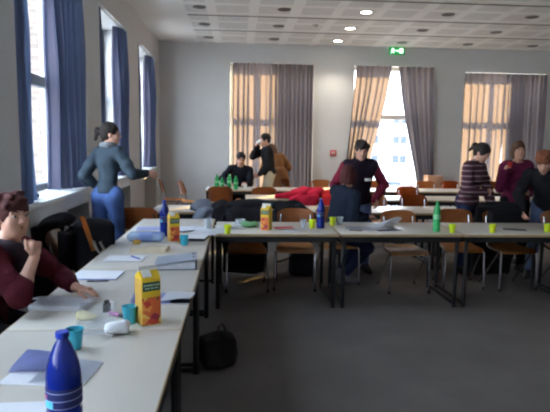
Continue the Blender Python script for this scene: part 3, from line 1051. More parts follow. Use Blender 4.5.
cup('clear plastic cup left of the yellow cup by the blue bottle', .665, 5.45, P_clr)
cup('clear plastic cup behind the yellow cup by the seated person', 1.085, 5.66, P_clr)
cup('clear plastic cup among papers at the far end of the left row', -.30, 5.32, P_clr, .11, .03, .042)
cup('small amber cup at the edge of the left row', -.83, 4.42, clear('cup_amber', (214, 168, 70), .7, .3), .055, .024, .032)
cup('clear plastic tub on the front row near the left end', .02, 5.62, P_clr, .06, .045, .055)
cup('white plastic cup on the far table before the seated man', .12, 9.98, P_wht)

# juice cartons
M_car_y = mat('carton_yellow', (226, 186, 44), .45, .04)
M_car_s = mat('carton_side', (206, 160, 74), .5, .1, 20)
M_car_g = mat('carton_green', (24, 70, 58), .5)
M_car_w = mat('carton_white', (226, 222, 214), .5)
m = bpy.data.materials.new('carton_fruit')
m.use_nodes = True
t = m.node_tree
vo = t.nodes.new('ShaderNodeTexVoronoi'); vo.inputs['Scale'].default_value = 34
tcn = t.nodes.new('ShaderNodeTexCoord'); rp = t.nodes.new('ShaderNodeValToRGB')
t.links.new(tcn.outputs['Object'], vo.inputs['Vector'])
sv = t.nodes.new('ShaderNodeSeparateXYZ'); t.links.new(vo.outputs['Color'], sv.inputs[0]); t.links.new(sv.outputs[0], rp.inputs[0])
rp.color_ramp.interpolation = 'CONSTANT'
es = rp.color_ramp.elements
es[0].color = lin((214, 104, 52)) + (1,); es[1].position = .3; es[1].color = lin((196, 60, 44)) + (1,)
for p_, c_ in ((.5, (232, 150, 70)), (.7, (150, 44, 60)), (.82, (232, 188, 92)), (.93, (84, 96, 50))):
    e = es.new(p_); e.color = lin(c_) + (1,)
t.links.new(rp.outputs[0], t.nodes['Principled BSDF'].inputs['Base Color'])
M_fruit = m
def carton(label, x, y, rz, s=1.0, cap=True):
    t_ = thing('juice_carton', label, 'juice carton', (x, y, T0), rz, 'juice cartons')
    a, hh, top = .044 * s, .212 * s, .262 * s
    b = MB().span((-a, -a, 0), (a, a, hh), .002)
    body = b.build('carton_body', M_car_y, t_)
    e = .0012
    MB().span((-a + .002, -a - e, .004), (a - .002, -a, hh * .60), 0).build('fruit_print', M_fruit, body, smooth=False)
    MB().span((-a - e, -a + .002, .004), (-a, a - .002, hh * .98), 0).build('side_print', M_car_s, body, smooth=False)
    MB().span((-a + .004, -a - 2 * e, hh * .74), (a - .004, -a - e * .5, hh * .93)).build('label_band', M_car_g, body, smooth=False)
    q = MB()
    for i, (x0, x1) in enumerate(((-.8, -.55), (-.48, -.3), (-.24, .05), (.12, .3), (.38, .55), (.62, .8))):
        q.span((x0 * a, -a - 2.6 * e, hh * .845), (x1 * a, -a - 1.9 * e, hh * .885))
    for x0, x1 in ((-.7, -.2), (-.1, .25), (.35, .7)):
        q.span((x0 * a, -a - 2.6 * e, hh * .785), (x1 * a, -a - 1.9 * e, hh * .81))
    q.build('label_lettering', mat('print_pale', (176, 190, 160), .5), body, smooth=False)
    g_ = MB()
    g_.prism([(-a, -a, hh), (-a, a, hh), (-a, 0, top - .018 * s)], (2 * a, 0, 0))
    g_.build('gable', M_car_y, t_, smooth=False)
    MB().span((-a, -.003, top - .022 * s), (a, .003, top)).build('top_fin', M_car_w, t_, smooth=False)
    MB().box((-a * .35, -a * .55, hh + (top - hh) * .42), (a * .9, .004, .04 * s), (radians(-52), 0, 0)).build('opened_flap', M_car_w, t_, smooth=False)
    return t_
carton('big yellow fruit juice carton in the middle of the left row', -.43, 2.55, radians(30), 1.06)
carton('juice carton beside the blue bottle at the far end of the left row', -.565, 4.72, radians(20))
carton('orange juice carton standing on the front row', .28, 5.33, radians(-25))

# paper goods
M_paper = mat('paper_white', (232, 232, 236), .8, .02)
M_paper2 = mat('paper_grey', (196, 198, 206), .8, .04)
M_cblue = mat('cover_blue', (150, 158, 206), .35, .2, 9)
M_cdark = mat('cover_dark', (44, 46, 58), .5, .1)
M_binder = mat('binder_grey', (66, 70, 78), .5, .08)
def book(label, name, x, y, rz, L, W, th, cover, pages=None, cat='book', bend=0.0, group=None, lift=0.0):
    """stack of sheets under a cover, front corner optionally curled"""
    t_ = thing(name, label, cat, (x, y, T0 + lift), rz, group)
    MB().span((-L / 2, -W / 2, 0), (L / 2, W / 2, th), .0015).build('pages', pages or M_paper, t_, smooth=False)
    def f(u, v):
        return Vector((-L / 2 - .002 + (L + .004) * u, -W / 2 - .002 + (W + .004) * v, th + .0012 + bend * max(0, 1 - u * 1.6) ** 2))
    if bend:
        MB().sheet(f, 12, 4, .0015).build('cover', cover, t_)
    else:
        MB().span((-L / 2 - .002, -W / 2 - .002, th + .0004), (L / 2 + .002, W / 2 + .002, th + .0018)).build('cover', cover, t_, smooth=False)
    return t_
def paper(label, x, y, rz, L=.21, W=.297, m=None, bend=.006, group='loose papers', lift=0.0, name='paper_sheet', cat='paper', seed=0):
    o = MB().sheet(lambda u, v: Vector(((u - .5) * L, (v - .5) * W, .0012 + bend * (1 + sin(3 * u + 2 * v + seed)) * u * (1 - .4 * v))), 10, 10, .0012).build(name, m or M_paper, None, True, (x, y, T0 + lift))
    o.rotation_euler = (0, 0, rz)
    return tag(o, label, cat, group)
# foreground booklet with blue cover lying open
t_ = thing('booklet', 'open booklet with blue picture cover behind the foreground bottle', 'booklet', (-.685, 1.985, T0), radians(-6))
MB().span((-.155, -.11, 0), (.15, .10, .004)).build('pages', M_paper, t_, smooth=False)
MB().sheet(lambda u, v: Vector((-.165 + .20 * u, -.02 + .15 * v, .006 + .030 * (1 - u) ** 1.5 * v ** .6 + .012 * sin(pi * u))), 14, 6, .0015).build('cover', M_cblue, t_)
MB().sheet(lambda u, v: Vector((-.05 + .20 * u, -.10 + .20 * v, .0055 + .008 * sin(pi * u))), 10, 4, .0012).build('page', M_paper2, t_)
book('white notepad under the foreground bottle, at the bottom edge', 'notepad', -.70, 1.63, radians(2), .34, .22, .006, M_paper, M_paper2, 'notepad')
o = MB().box((0, 0, .003), (.012, .07, .005)).build('spine_clip', mat('clip_navy', (50, 60, 120), .5), None, False, (-.515, 1.665, T0)); tag(o, 'small navy strip beside the notepad at the bottom edge', 'strip')
# open white book before the woman
t_ = thing('open_book', 'thick white book lying open in front of the seated woman', 'book', (-.93, 2.80, T0), radians(-4))
MB().span((-.13, -.07, 0), (.15, .10, .026), .004).build('page_block', M_paper, t_)
MB().sheet(lambda u, v: Vector((-.14 + .30 * u, -.075 + .17 * v, .060 - .018 * u + .01 * sin(pi * u) - .032 * v)), 10, 5, .004).build('raised_cover', M_paper, t_)
book('blue folder under white sheets behind the big juice carton', 'folder', -.42, 2.93, radians(4), .31, .20, .006, M_cblue, M_paper, 'folder', .008)
paper('white sheet sticking out of the blue folder to the right', -.33, 2.94, radians(-6), .16, .18, M_paper, .012, 'loose papers', .012)
book('white notepad on the left row, nearer one of two', 'notepad', -.90, 3.46, radians(-3), .29, .21, .008, M_paper, M_cblue, 'notepad', 0, 'notepads')
book('white notepad with a pen on it, farther one of two on the left row', 'notepad', -.83, 3.96, radians(-2), .27, .18, .007, M_paper, M_paper2, 'notepad', 0, 'notepads')
def pen(label, x, y, rz, m, lift=.0):
    t_ = thing('pen', label, 'pen', (x, y, T0 + lift + .005), rz)
    MB().cyl((-.065, 0, 0), (.055, 0, 0), .0045).build('barrel', m, t_)
    MB().cyl((.055, 0, 0), (.07, 0, 0), .0045, .001).build('tip', M_blk, t_)
    MB().span((-.06, -.0015, .004), (-.025, .0015, .007)).build('clip', M_chrome, t_)
pen('blue pen lying on the farther notepad of the left row', -.75, 3.95, radians(-50), M_water, .009)
pen('dark pen lying in front of the nearer notepad on the left row', -.86, 3.31, radians(5), M_blk)
# ring binder
t_ = thing('ring_binder', 'thick grey ring binder lying on the left row', 'binder', (-.42, 3.74, T0), radians(4))
MB().span((-.15, -.13, 0), (.13, .14, .004)).build('back_cover', M_binder, t_, smooth=False)
MB().span((.126, -.13, 0), (.132, .14, .065)).build('spine', M_binder, t_, smooth=False)
MB().box((-.01, .005, .052), (.285, .27, .004), (0, radians(-7), 0)).build('front_cover', mat('binder_light', (150, 156, 168), .4), t_, smooth=False)
MB().prism([(-.14, -.12, .005), (.12, -.12, .005), (.12, -.12, .058), (-.14, -.12, .026)], (0, .25, 0)).build('paper_stack', M_paper2, t_, smooth=False)
MB().tube([(.10, -.05, .066), (.10, -.05, .074), (.12, -.05, .076)], .003).tube([(.10, .05, .066), (.10, .05, .074), (.12, .05, .076)], .003).build('rings', M_chrome, t_)
book('thick cream book near the amber cup', 'book', -.70, 4.27, radians(-3), .28, .17, .03, mat('cover_cream', (196, 182, 160), .6), mat('pages_cream', (206, 192, 166), .7), 'book')
book('white book with dark edge beside the far light blue cup', 'book', -.40, 4.80, radians(-8), .24, .22, .022, M_paper, M_cdark, 'book')
book('blue exercise book at the far end of the left row', 'exercise_book', -.86, 5.30, radians(3), .26, .18, .012, M_cblue, M_paper, 'book')
book('blue-covered book before the lying plastic pack', 'exercise_book', -.80, 5.02, radians(-6), .24, .10, .012, M_cblue, M_paper, 'book')
book('slanted grey folder behind the farthest carton', 'folder', -.48, 5.30, radians(38), .30, .22, .012, M_paper2, M_cdark, 'folder')
t_ = thing('plastic_pack', 'clear bluish plastic pack lying across the left row', 'pack', (-.80, 4.66, T0), radians(-3))
soft('wrapping', [cone((-.12, 0, .04), (.12, 0, .04), .04), cone((-.12, .06, .04), (.12, .06, .04), .04)], .008, clear('pack_clear', (190, 212, 240), .35, .1), t_, .02)
MB().cyl((-.05, 0, .04), (.06, 0, .04), .041, seg=20).build('printed_band', mat('band_ink', (130, 150, 205), .4), t_)
for i, (x, y, a) in enumerate(((-.12, 5.46, 14), (-.22, 5.24, -12), (-.04, 5.52, 40), (-.30, 5.10, 65))):
    paper(['white sheet at the corner where the two rows meet, topmost', 'white sheet at the row corner, next to the clear cup', 'white sheet at the row corner, farthest right', 'white sheet at the row corner, lying across the join'][i], x, y, radians(a), .21, .28, M_paper, .012, 'loose papers', .002 * i, seed=i)
paper('white label sheet on the far table before the seated man', .22, 9.88, .3, .2, .28, M_paper, .01)
# front row
book('red and white leaflet right of the front row carton', 'leaflet', .46, 5.42, radians(10), .20, .14, .004, mat('leaflet_red', (176, 60, 66), .5, .3, 20), M_paper, 'leaflet')
paper('white sheet between the red leaflet and the clear cup', .58, 5.32, radians(12), .26, .18, M_paper, .006)
o = soft('salad_bag', [ell((0, 0, .03), (.09, .06, .035)), ell((.06, .02, .03), (.05, .05, .03))], .008, clear('bag_greenish', (130, 190, 140), .55, .15), None, .02, 0, [lambda X: -X[..., 2] + .002], folds(.008, 50, 3))
o.location = (.10, 5.48, T0); tag(o, 'crumpled greenish clear bag left of the front row carton', 'bag')
paper('white sheet curling up at the right of the paper heap on the front row', 1.52, 5.50, radians(20), .30, .21, M_paper, .085, 'loose papers', .006)
paper('grey printed sheet at the left of the paper heap on the front row', 1.25, 5.42, radians(-10), .30, .21, M_paper2, .006)
paper('white sheet under the curling one on the front row', 1.42, 5.36, radians(8), .32, .21, M_paper, .008, 'loose papers', .003)
book('dark folder under the curling sheet on the front row', 'folder', 1.50, 5.30, radians(14), .26, .16, .006, M_cdark, M_paper, 'folder')
pen('black pen lying left of the paper heap on the front row', 1.17, 5.26, radians(-20), M_blk)
paper('small white slip at the right of the front row', 2.73, 5.40, radians(-15), .14, .10, M_paper, .008)
book('dark leaflet at the right of the front row', 'leaflet', 2.86, 5.36, radians(-20), .22, .10, .003, M_cdark, M_paper2, 'leaflet')
# clear tray, tissue, ink bottle, marker, plate
t_ = thing('plastic_tray', 'clear plastic clamshell tray between the light blue cups', 'tray', (-.64, 2.42, T0), radians(5))
def tray(sx_, sy, hh, x0):
    b = MB()
    b.sheet(lambda u, v: Vector((x0 + (u - .5) * sx_ * (1.0), (v - .5) * sy, hh * max(abs(u - .5) * 2, abs(v - .5) * 2) ** 6 + .001)), 14, 14, .001)
    return b
tray(.17, .15, .035, 0).build('tray_base', P_tray, t_)
o = tray(.17, .15, .02, 0).build('tray_lid', P_tray, t_); o.location = (-.02, .14, .03); o.rotation_euler = (radians(25), 0, 0)
o = soft('tissue', [ell((0, 0, .03), (.045, .04, .03)), ell((.03, .01, .035), (.03, .035, .03)), ell((-.02, -.02, .025), (.035, .03, .025))], .006, M_paper, None, .01, 0, [lambda X: -X[..., 2] + .001], folds(.008, 70, 8))
o.location = (-.545, 2.40, T0); tag(o, 'crumpled white tissue right of the clear tray', 'tissue')
o = soft('napkin', [ell((0, 0, .014), (.05, .035, .016)), ell((-.025, .015, .02), (.03, .025, .016))], .005, mat('napkin_cream', (214, 200, 158), .9), None, .01, 0, [lambda X: -X[..., 2] + .001], folds(.006, 60, 9))
o.location = (-.73, 2.60, T0); tag(o, 'crumpled cream napkin behind the nearer light blue cup', 'napkin')
t_ = thing('ink_bottle', 'small black square bottle on the left row', 'bottle', (-.665, 2.72, T0), .2)
MB().span((-.02, -.02, 0), (.02, .02, .042), .004).build('glass_body', mat('ink_black', (26, 26, 34), .25, coat=.4), t_)
MB().cyl((0, 0, .042), (0, 0, .058), .014).build('cap', M_blk, t_)
t_ = thing('marker', 'pink marker with a black cap next to the black bottle', 'marker', (-.60, 2.64, T0 + .011), radians(-30))
MB().cyl((-.045, 0, 0), (.02, 0, 0), .010).build('barrel', mat('marker_pink', (196, 116, 170), .4), t_)
MB().cyl((.02, 0, 0), (.06, 0, 0), .011).build('cap', M_blk, t_)
# far table bits
for i, (x, y) in enumerate(((.34, 9.96), (.45, 9.84))):
    book(['white stack of paper on the far table, left one', 'white stack of paper on the far table, right one'][i], 'paper_stack', x, y, .2 * i, .2, .14, .03, M_paper, M_paper2, 'paper stack')
paper('white paper on the second row in front of the maroon-vested person', 2.16, 6.90, .3, .2, .28, M_paper, .02)

# ------------------------------------------------------------------ people
SKIN = mat('skin_warm', (206, 156, 134), .55, .06, 20, spec=.3)
SKIN.node_tree.nodes['Principled BSDF'].inputs['Subsurface Weight'].default_value = .06
SKIN.node_tree.nodes['Principled BSDF'].inputs['Subsurface Radius'].default_value = (.01, .004, .002)
LIPS = mat('lips', (168, 92, 88), .5, .05)
EYEW = mat('eye_white', (186, 176, 170), .3, .01)
IRIS = mat('iris_dark', (52, 40, 34), .2, .05)
H_dark = wood('hair_dark', (28, 21, 18), (43, 32, 27), 6, .85, (16, 16, 3))
H_black = wood('hair_black', (18, 15, 15), (27, 22, 22), 6, .85, (16, 16, 3))
H_red = wood('hair_red_brown', (57, 21, 18), (86, 32, 28), 6, .85, (16, 16, 3))
H_dred = wood('hair_dark_red', (61, 25, 25), (92, 37, 38), 6, .85, (16, 16, 3))
H_brown = wood('hair_brown', (68, 46, 33), (102, 70, 49), 6, .85, (16, 16, 3))
H_auburn = wood('hair_auburn', (90, 51, 30), (136, 76, 46), 6, .85, (16, 16, 3))
D_jean = mat('denim', (74, 96, 144), .9, .15, 14, bump=.3, spec=.1)
D_jean2 = mat('denim_faded', (92, 108, 142), .9, .15, 14, bump=.3, spec=.1)
D_navy = mat('denim_dark', (44, 50, 78), .9, .12, 14, bump=.3, spec=.1)
D_black = mat('trouser_black', (26, 25, 28), .9, .1, 14, spec=.1)
D_beige = mat('trouser_beige', (196, 182, 156), .9, .06, 14, spec=.1)
SH = mat('shoe_dark', (36, 32, 32), .6, .1)
SHg = mat('shoe_grey', (120, 116, 116), .6, .1)

def V3(*a):
    return np.array(a, float)

def ik(a, t, l1, l2, hint):
    d = t - a
    L = np.linalg.norm(d)
    if L > (l1 + l2) * .998:
        t = a + d / L * (l1 + l2) * .998
        d = t - a; L = np.linalg.norm(d)
    u = d / L
    x = (l1 * l1 - l2 * l2 + L * L) / (2 * L)
    hgt = sqrt(max(l1 * l1 - x * x, 0))
    hv = hint - u * (hint @ u)
    return a + u * x + unit(hv) * hgt, t

def hand(wr, hd, pn, side, S, curl, spread=.10, thumb=.5):
    """palm and five bent fingers; side +1 right, -1 left"""
    hd = unit(hd)
    pn = unit(pn - hd * (pn @ hd))
    th = np.cross(hd, pn) * side               # towards the thumb
    P_ = [cone(wr, wr + hd * .03 * S, .026 * S, .027 * S)]
    ax = np.array([th, hd, pn])
    P_.append(rbox(wr + hd * .055 * S, np.array([.026, .030, .006]) * S, .010 * S, ax))
    lens = (.070, .078, .072, .056)
    for i in range(4):
        off = (.0285 - .019 * i) * S
        base = wr + hd * (.088 - (.006 if i in (0, 3) else 0)) * S + th * off
        d = unit(hd + th * spread * (1.5 - i) * .6)
        p = base - d * .012 * S
        r = .0088 * S if i < 3 else .0078 * S
        a = 0.0
        for j, fr in enumerate((.46, .30, .24)):
            a += curl * (.8, 1.1, .8)[j] * (1 + .06 * i)
            q = p + (d * cos(a) + pn * sin(a)) * lens[i] * fr * S * 1.08
            P_.append(cone(p, q, r * (1 - .06 * j), r * (1 - .06 * (j + 1))))
            p = q
    b0 = wr + hd * .022 * S + th * .020 * S
    d1 = unit(hd * .7 + th * (.75 - .2 * thumb) + pn * (.15 + .6 * thumb))
    b1 = b0 + d1 * .042 * S
    d2 = unit(hd * (.9) + th * (.25 - .6 * thumb) + pn * (.2 + .4 * thumb))
    b2 = b1 + d2 * .030 * S
    b3 = b2 + unit(d2 + pn * .2 * thumb) * .024 * S
    P_ += [cone(b0, b1, .014 * S, .0112 * S), cone(b1, b2, .0108 * S, .0098 * S), cone(b2, b3, .0096 * S, .008 * S)]
    return P_

def person(label, loc, rz, S=1.0, hip=(0, 0, .90), lean=5, side=0, twist=0, yaw=0, pitch=0, roll=0, R=None, L=None, eR=(.6, -.7, -.3), eL=(-.6, -.7, -.3),
           fR=(.10, .02), fL=(-.10, .02), kR=(.1, 1, 0), kL=(-.1, 1, 0), tR=(.15, 1), tL=(-.15, 1), hR=None, hL=None, cR=.35, cL=.35, nR=None, nL=None,
           top=None, legs=None, shoe=SH, hair=H_dark, style='short', h=.008, hem=-.02, female=False, vest=None, sleeves=None, skirt=None, collar=.0, hh=.012, zf=.085, fz=None, topname='sweater', inflate=.014, sleeve_end=1.0, sleeve_right=None, legname='jeans', bulk=1.0, wide=None, no_face=False):
    hip = V3(*hip)
    rl, rs, rt_ = radians(lean), radians(side), radians(twist)
    d = unit(V3(sin(rs), sin(rl) * cos(rs), cos(rl) * cos(rs)))
    x0 = V3(cos(rt_), sin(rt_), 0)
    r = unit(x0 - d * (x0 @ d))
    f = np.cross(d, r)
    xh = unit(V3(cos(rt_ * .3), sin(rt_ * .3), 0))
    W_ = (wide or (.158 if female else .18)) * S
    neck = hip + d * .50 * S + f * .005
    shR, shL = hip + d * .445 * S + r * W_, hip + d * .445 * S - r * W_
    hpR, hpL = hip + xh * .088 * S, hip - xh * .088 * S
    # head frame
    ry, rp, rr_ = radians(yaw), radians(pitch), radians(roll)
    hf = V3(-sin(rt_ + ry) * cos(rp), cos(rt_ + ry) * cos(rp), sin(rp))
    hr = unit(V3(cos(rt_ + ry), sin(rt_ + ry), 0))
    hu = np.cross(hr, hf)
    hr, hu = hr * cos(rr_) + hu * sin(rr_), hu * cos(rr_) - hr * sin(rr_)
    nd = unit(d * .5 + V3(0, 0, .7) + hf * .15)
    hc = neck + nd * .075 * S + hu * .075 * S + hf * .018 * S
    HA = np.array([hr, hf, hu])
    s_ = S * (.97 if female else 1.0)
    def hp(x, y, z):
        return hc + (hr * x + hf * y + hu * z) * s_
    A3 = np.array([r, f, d])
    Bk = bulk
    torso = [ell(hip + d * .02 * S, V3(.160 if not female else .172, .112, .125) * S * V3(Bk, Bk, 1), np.array([xh, np.cross(V3(0, 0, 1), xh), V3(0, 0, 1)])),
             ell(hip + d * .20 * S, V3(.132 if not female else .122, .098, .17) * S * V3(Bk, Bk, 1), A3),
             ell(hip + d * .345 * S + f * .004, V3(.158 if not female else .140, .108, .165) * S * V3(Bk, Bk, 1), A3),
             cone(shR - r * .035 * S, shL + r * .035 * S, .062 * S),
             cone(hip + d * .43 * S, neck + nd * .02, .075 * S, .052 * S)]
    if female:
        torso += [ell(hip + d * .33 * S + f * .075 * S + r * .062 * S, V3(.062, .060, .062) * S, A3), ell(hip + d * .33 * S + f * .075 * S - r * .062 * S, V3(.062, .060, .062) * S, A3)]
    arms, fores, hands = [], [], []
    ends = {}
    for sgn, tgt, hint, hdir, cu, nn, sh in ((1, R, eR, hR, cR, nR, shR), (-1, L, eL, hL, cL, nL, shL)):
        if tgt is None:
            tgt = (sgn * .27, .06, .84 * S)
        el, wr = ik(sh, V3(*tgt), .285 * S, .245 * S, V3(*hint))
        fd = unit(wr - el)
        arms += [cone(sh, sh * .4 + el * .6, .054 * S, .047 * S), cone(sh * .4 + el * .6, el, .047 * S, .040 * S)]
        q = el * .65 + wr * .35
        we = el + (wr - el) * (sleeve_right if sleeve_right and sgn > 0 else sleeve_end)
        qs = el * .75 + we * .25 if sleeve_right and sgn > 0 else q
        fores += [(el, q, wr, we, qs)]
        hd_ = fd if hdir is None else unit(V3(*hdir))
        pn = V3(-sgn * .9, .2, .1) if nn is None else V3(*nn)
        hands += hand(wr, hd_, pn, sgn, S * (.90 if female else 1.0), cu)
        ends[sgn] = (el, wr)
    forep = [c for el, q, wr, we, qs in fores for c in (cone(el, q, .040 * S, .038 * S), cone(q, wr, .038 * S, .027 * S))]
    fores_cl = [c for el, q, wr, we, qs in fores for c in (cone(el, qs, .041 * S, .040 * S), cone(qs, we, .040 * S, .040 * S if qs is not q else .030 * S))]
    legp, calf, feet, shoes = [], [], [], []
    for sgn, fo, kh, td, hj in ((1, fR, kR, tR, hpR), (-1, fL, kL, tL, hpL)):
        z_ = zf if len(fo) < 3 else fo[2]
        kn, an = ik(hj, V3(fo[0], fo[1], z_), .43 * S, .43 * S, V3(*kh))
        td = unit(V3(td[0], td[1], 0))
        legp += [cone(hj, hj * .45 + kn * .55, .088 * S, .070 * S), cone(hj * .45 + kn * .55, kn, .070 * S, .055 * S)]
        mid = kn * .66 + an * .34 - td * .012
        calf += [cone(kn, mid, .053 * S, .052 * S), cone(mid, an, .052 * S, .036 * S)]
        heel = an - td * .045 * S; heel[2] = an[2] - .045 * S
        toe = an + td * .15 * S; toe[2] = an[2] - .058 * S
        ball = an + td * .08 * S; ball[2] = an[2] - .050 * S
        feet += [cone(an, heel, .038 * S, .030 * S), cone(an, ball, .038 * S, .032 * S), cone(heel, ball, .030 * S, .034 * S), cone(ball, toe, .034 * S, .025 * S)]
    neckp = [cone(neck - nd * .03, hc - hu * .05 * S - hf * .012 * S, .054 * S * (.9 if female else 1), .050 * S * (.88 if female else 1))]
    HAx = HA
    headp = [ell(hp(0, -.012, .030), V3(.073, .092, .088) * s_, HAx), ell(hp(0, .022, -.035), V3(.060, .066, .082) * s_, HAx),
             ell(hp(0, .062, -.088), V3(.024, .020, .020) * s_, HAx), ell(hp(0, .030, -.060), V3(.050, .046, .045) * s_, HAx),
             ell(hp(.030, .062, -.025), V3(.024, .020, .022) * s_, HAx), ell(hp(-.030, .062, -.025), V3(.024, .020, .022) * s_, HAx)]
    fine = [cone(hp(0, .082, .012), hp(0, .104, -.028), .0075 * s_, .0125 * s_), ell(hp(.011, .094, -.032), V3(.008, .009, .007) * s_, HAx), ell(hp(-.011, .094, -.032), V3(.008, .009, .007) * s_, HAx),
            cone(hp(-.045, .072, .024), hp(-.012, .084, .024), .009 * s_, .009 * s_), cone(hp(.045, .072, .024), hp(.012, .084, .024), .009 * s_, .009 * s_),
            ell(hp(.074, -.008, -.008), V3(.010, .020, .032) * s_, HAx), ell(hp(-.074, -.008, -.008), V3(.010, .020, .032) * s_, HAx)]
    # body: one continuous surface
    groups = [(torso + legp + calf + feet + arms + forep + neckp, .03), (headp, .025), (fine, .008), (hands, .004)]
    body_prims = torso + arms + forep + legp + calf + feet + neckp + headp + fine + hands
    v, fc = nets_groups([(torso + legp + calf + feet + arms + forep + neckp, .03), (headp, .03), (fine, .010), (hands, .005)], h)
    me = bpy.data.meshes.new('person')
    me.from_pydata(v.tolist(), [], fc.tolist())
    me.update()
    me.materials.append(SKIN)
    me.shade_smooth()
    o = bpy.data.objects.new('person', me)
    COL.objects.link(o)
    o.location = loc
    o.rotation_euler = (0, 0, rz)
    tag(o, label, 'person')
    sd = abs(hash(label)) % 1000 if False else sum(map(ord, label)) % 997
    # clothes
    hz = hip + d * hem * S
    nb = neck + nd * .075 * S
    def below(X): return (hz - X) @ d
    def necko(X):
        ba = nb - (neck - d * .00)
        t = np.clip(((X - neck) @ ba) / (ba @ ba), -.2, 3)
        return (.066 + collar) * S - np.linalg.norm(X - neck - t[..., None] * ba, axis=-1) - .25 * np.maximum((X - neck) @ d * -1, 0) * 4
    tm = top or C_black
    tw = soft(topname, torso[:] + ([] if sleeves else arms + fores_cl), hh, tm, o, .03, inflate * S, [below, necko], folds(.006, 30, sd))
    if sleeves:
        soft('sleeves', arms + fores_cl, hh, sleeves, o, .02, inflate * .8 * S, (), folds(.005, 30, sd + 1))
    if vest:
        soft('vest', torso, hh, vest, o, .03, (inflate + .012) * S, [below, necko], folds(.005, 30, sd + 2))
    def above(X): return (X - (hip + d * .10 * S)) @ d
    hemf = fz or 0
    lg = soft(legname, torso[:1] + legp + calf, hh, legs or D_jean, o, .025, .011 * S, [above], folds(.005, 34, sd + 3))
    def ground(X): return .004 - X[..., 2]
    for i in (0, 1):
        soft('shoe', feet[i * 4:i * 4 + 4], .010, shoe, o, .02, .008, [ground] if not fz else ())
    # hair
    def facecut(cy, cz, ry_, rz_, rx=.062):
        c = hp(0, cy, cz)
        return lambda X: -(dist(ell(c, V3(rx, ry_, rz_) * s_, HA), X))
    cap_ = [ell(hp(0, -.016, .034), V3(.086, .104, .098) * s_, HA)]
    if style == 'short':
        pr = cap_ + [ell(hp(0, -.06, -.02), V3(.070, .045, .06) * s_, HA)]
        cl = [facecut(.10, -.045, .085, .10, .075), lambda X: -((X - hp(0, 0, -.055)) @ HA[2])]
    elif style == 'messy':
        rnd = random.Random(sd)
        pr = cap_ + [ell(hp(0, -.06, -.02), V3(.078, .05, .07) * s_, HA)]
        for i in range(26):
            a = rnd.uniform(0, 2 * pi); e = rnd.uniform(.1, 1.2)
            c_ = hp(.086 * cos(a) * cos(e), -.016 + .100 * sin(a) * cos(e), .036 + .096 * sin(e))
            pr.append(cone(c_, c_ + (hr * rnd.uniform(-1, 1) + hf * rnd.uniform(-.4, 1) + hu * rnd.uniform(-.9, .3)) * .045 * s_, .014 * s_, .004))
        cl = [facecut(.115, -.062, .085, .088, .060), lambda X: -((X - hp(0, 0, -.075)) @ HA[2])]
    elif style == 'bob':
        pr = cap_ + [ell(hp(.058, -.02, -.03), V3(.036, .06, .085) * s_, HA), ell(hp(-.058, -.02, -.03), V3(.036, .06, .085) * s_, HA), ell(hp(0, -.065, -.03), V3(.075, .045, .085) * s_, HA)]
        cl = [facecut(.110, -.05, .085, .112, .066), facecut(.09, -.13, .10, .09, .075)]
    elif style == 'tail':
        pr = cap_ + [ell(hp(0, -.05, -.01), V3(.072, .06, .07) * s_, HA), ell(hp(0, -.13, .035), V3(.030, .034, .034) * s_, HA), cone(hp(0, -.135, .03), hp(0, -.155, -.06), .030 * s_, .016 * s_)]
        cl = [facecut(.10, -.05, .085, .105, .076)]
    else:  # long, loose, falling forward
        pr = cap_ + [ell(hp(.06, .0, -.05), V3(.04, .07, .12) * s_, HA), ell(hp(-.06, .0, -.05), V3(.04, .07, .12) * s_, HA), ell(hp(0, -.06, -.06), V3(.085, .06, .13) * s_, HA)]
        cl = [facecut(.11, -.05, .075, .085, .048)]
    soft('hair', pr, .007, hair, o, .02, 0, cl, folds(.004, 90, sd + 5))
    if not no_face:
        for sgn in (-1, 1):
            e = MB()
            c = hp(sgn * .031, .074, .004)
            e.ball(c, .0125 * s_, 14)
            e.mi = 1
            e.ball(c + hf * .0062 * s_ , .0078 * s_, 12)
            e.build('eye', [EYEW, IRIS], o)
            soft('eyebrow', [cone(hp(sgn * .016, .0925, .028), hp(sgn * .034, .0905, .034), .0038 * s_, .0042 * s_), cone(hp(sgn * .034, .0905, .034), hp(sgn * .050, .080, .028), .0042 * s_, .003 * s_)], .0025, hair, o, .004)
        soft('lips', [cone(hp(-.020, .078, -.0615), hp(0, .0885, -.058), .0048 * s_, .0062 * s_), cone(hp(.020, .078, -.0615), hp(0, .0885, -.058), .0048 * s_, .0062 * s_), cone(hp(-.015, .080, -.066), hp(.015, .080, -.066), .0055 * s_, .0055 * s_), cone(hp(0, .086, -.067), hp(0, .086, -.068), .006 * s_)], .0025, LIPS, o, .004)
    o['_n'] = 0
    del o['_n']
    return o, dict(neck=neck, d=d, r=r, f=f, hp=hp, hc=hc, HA=HA, ends=ends, hip=hip, S=S)

def nets_groups(gs, h):
    """joined distance field with its own blend for each group of pieces"""
    allp = [p for g, k in gs for p in g]
    kk = [k for g, k in gs for p in g]
    return nets_k(allp, kk, h)

def nets_k(prims, ks, h):
    E = [ext(p) for p in prims]
    lo = np.min([e[0] for e in E], 0) - 3 * h
    hi = np.max([e[1] for e in E], 0) + 3 * h
    n = np.ceil((hi - lo) / h).astype(int) + 1
    ax = [lo[i] + h * np.arange(n[i]) for i in range(3)]
    D = np.full(n, .5)
    for p, e, k in zip(prims, E, ks):
        m_ = k + 4 * h
        a = np.maximum(np.floor((e[0] - m_ - lo) / h).astype(int), 0)
        b = np.minimum(np.ceil((e[1] + m_ - lo) / h).astype(int) + 1, n)
        sl = tuple(slice(a[i], b[i]) for i in range(3))
        X = np.stack(np.meshgrid(*[ax[i][sl[i]] for i in range(3)], indexing='ij'), -1)
        d = dist(p, X)
        c = D[sl]
        hh = np.maximum(k - np.abs(c - d), 0) / k
        D[sl] = np.minimum(c, d) - hh * hh * k / 4
    return surf(D, lo, h)

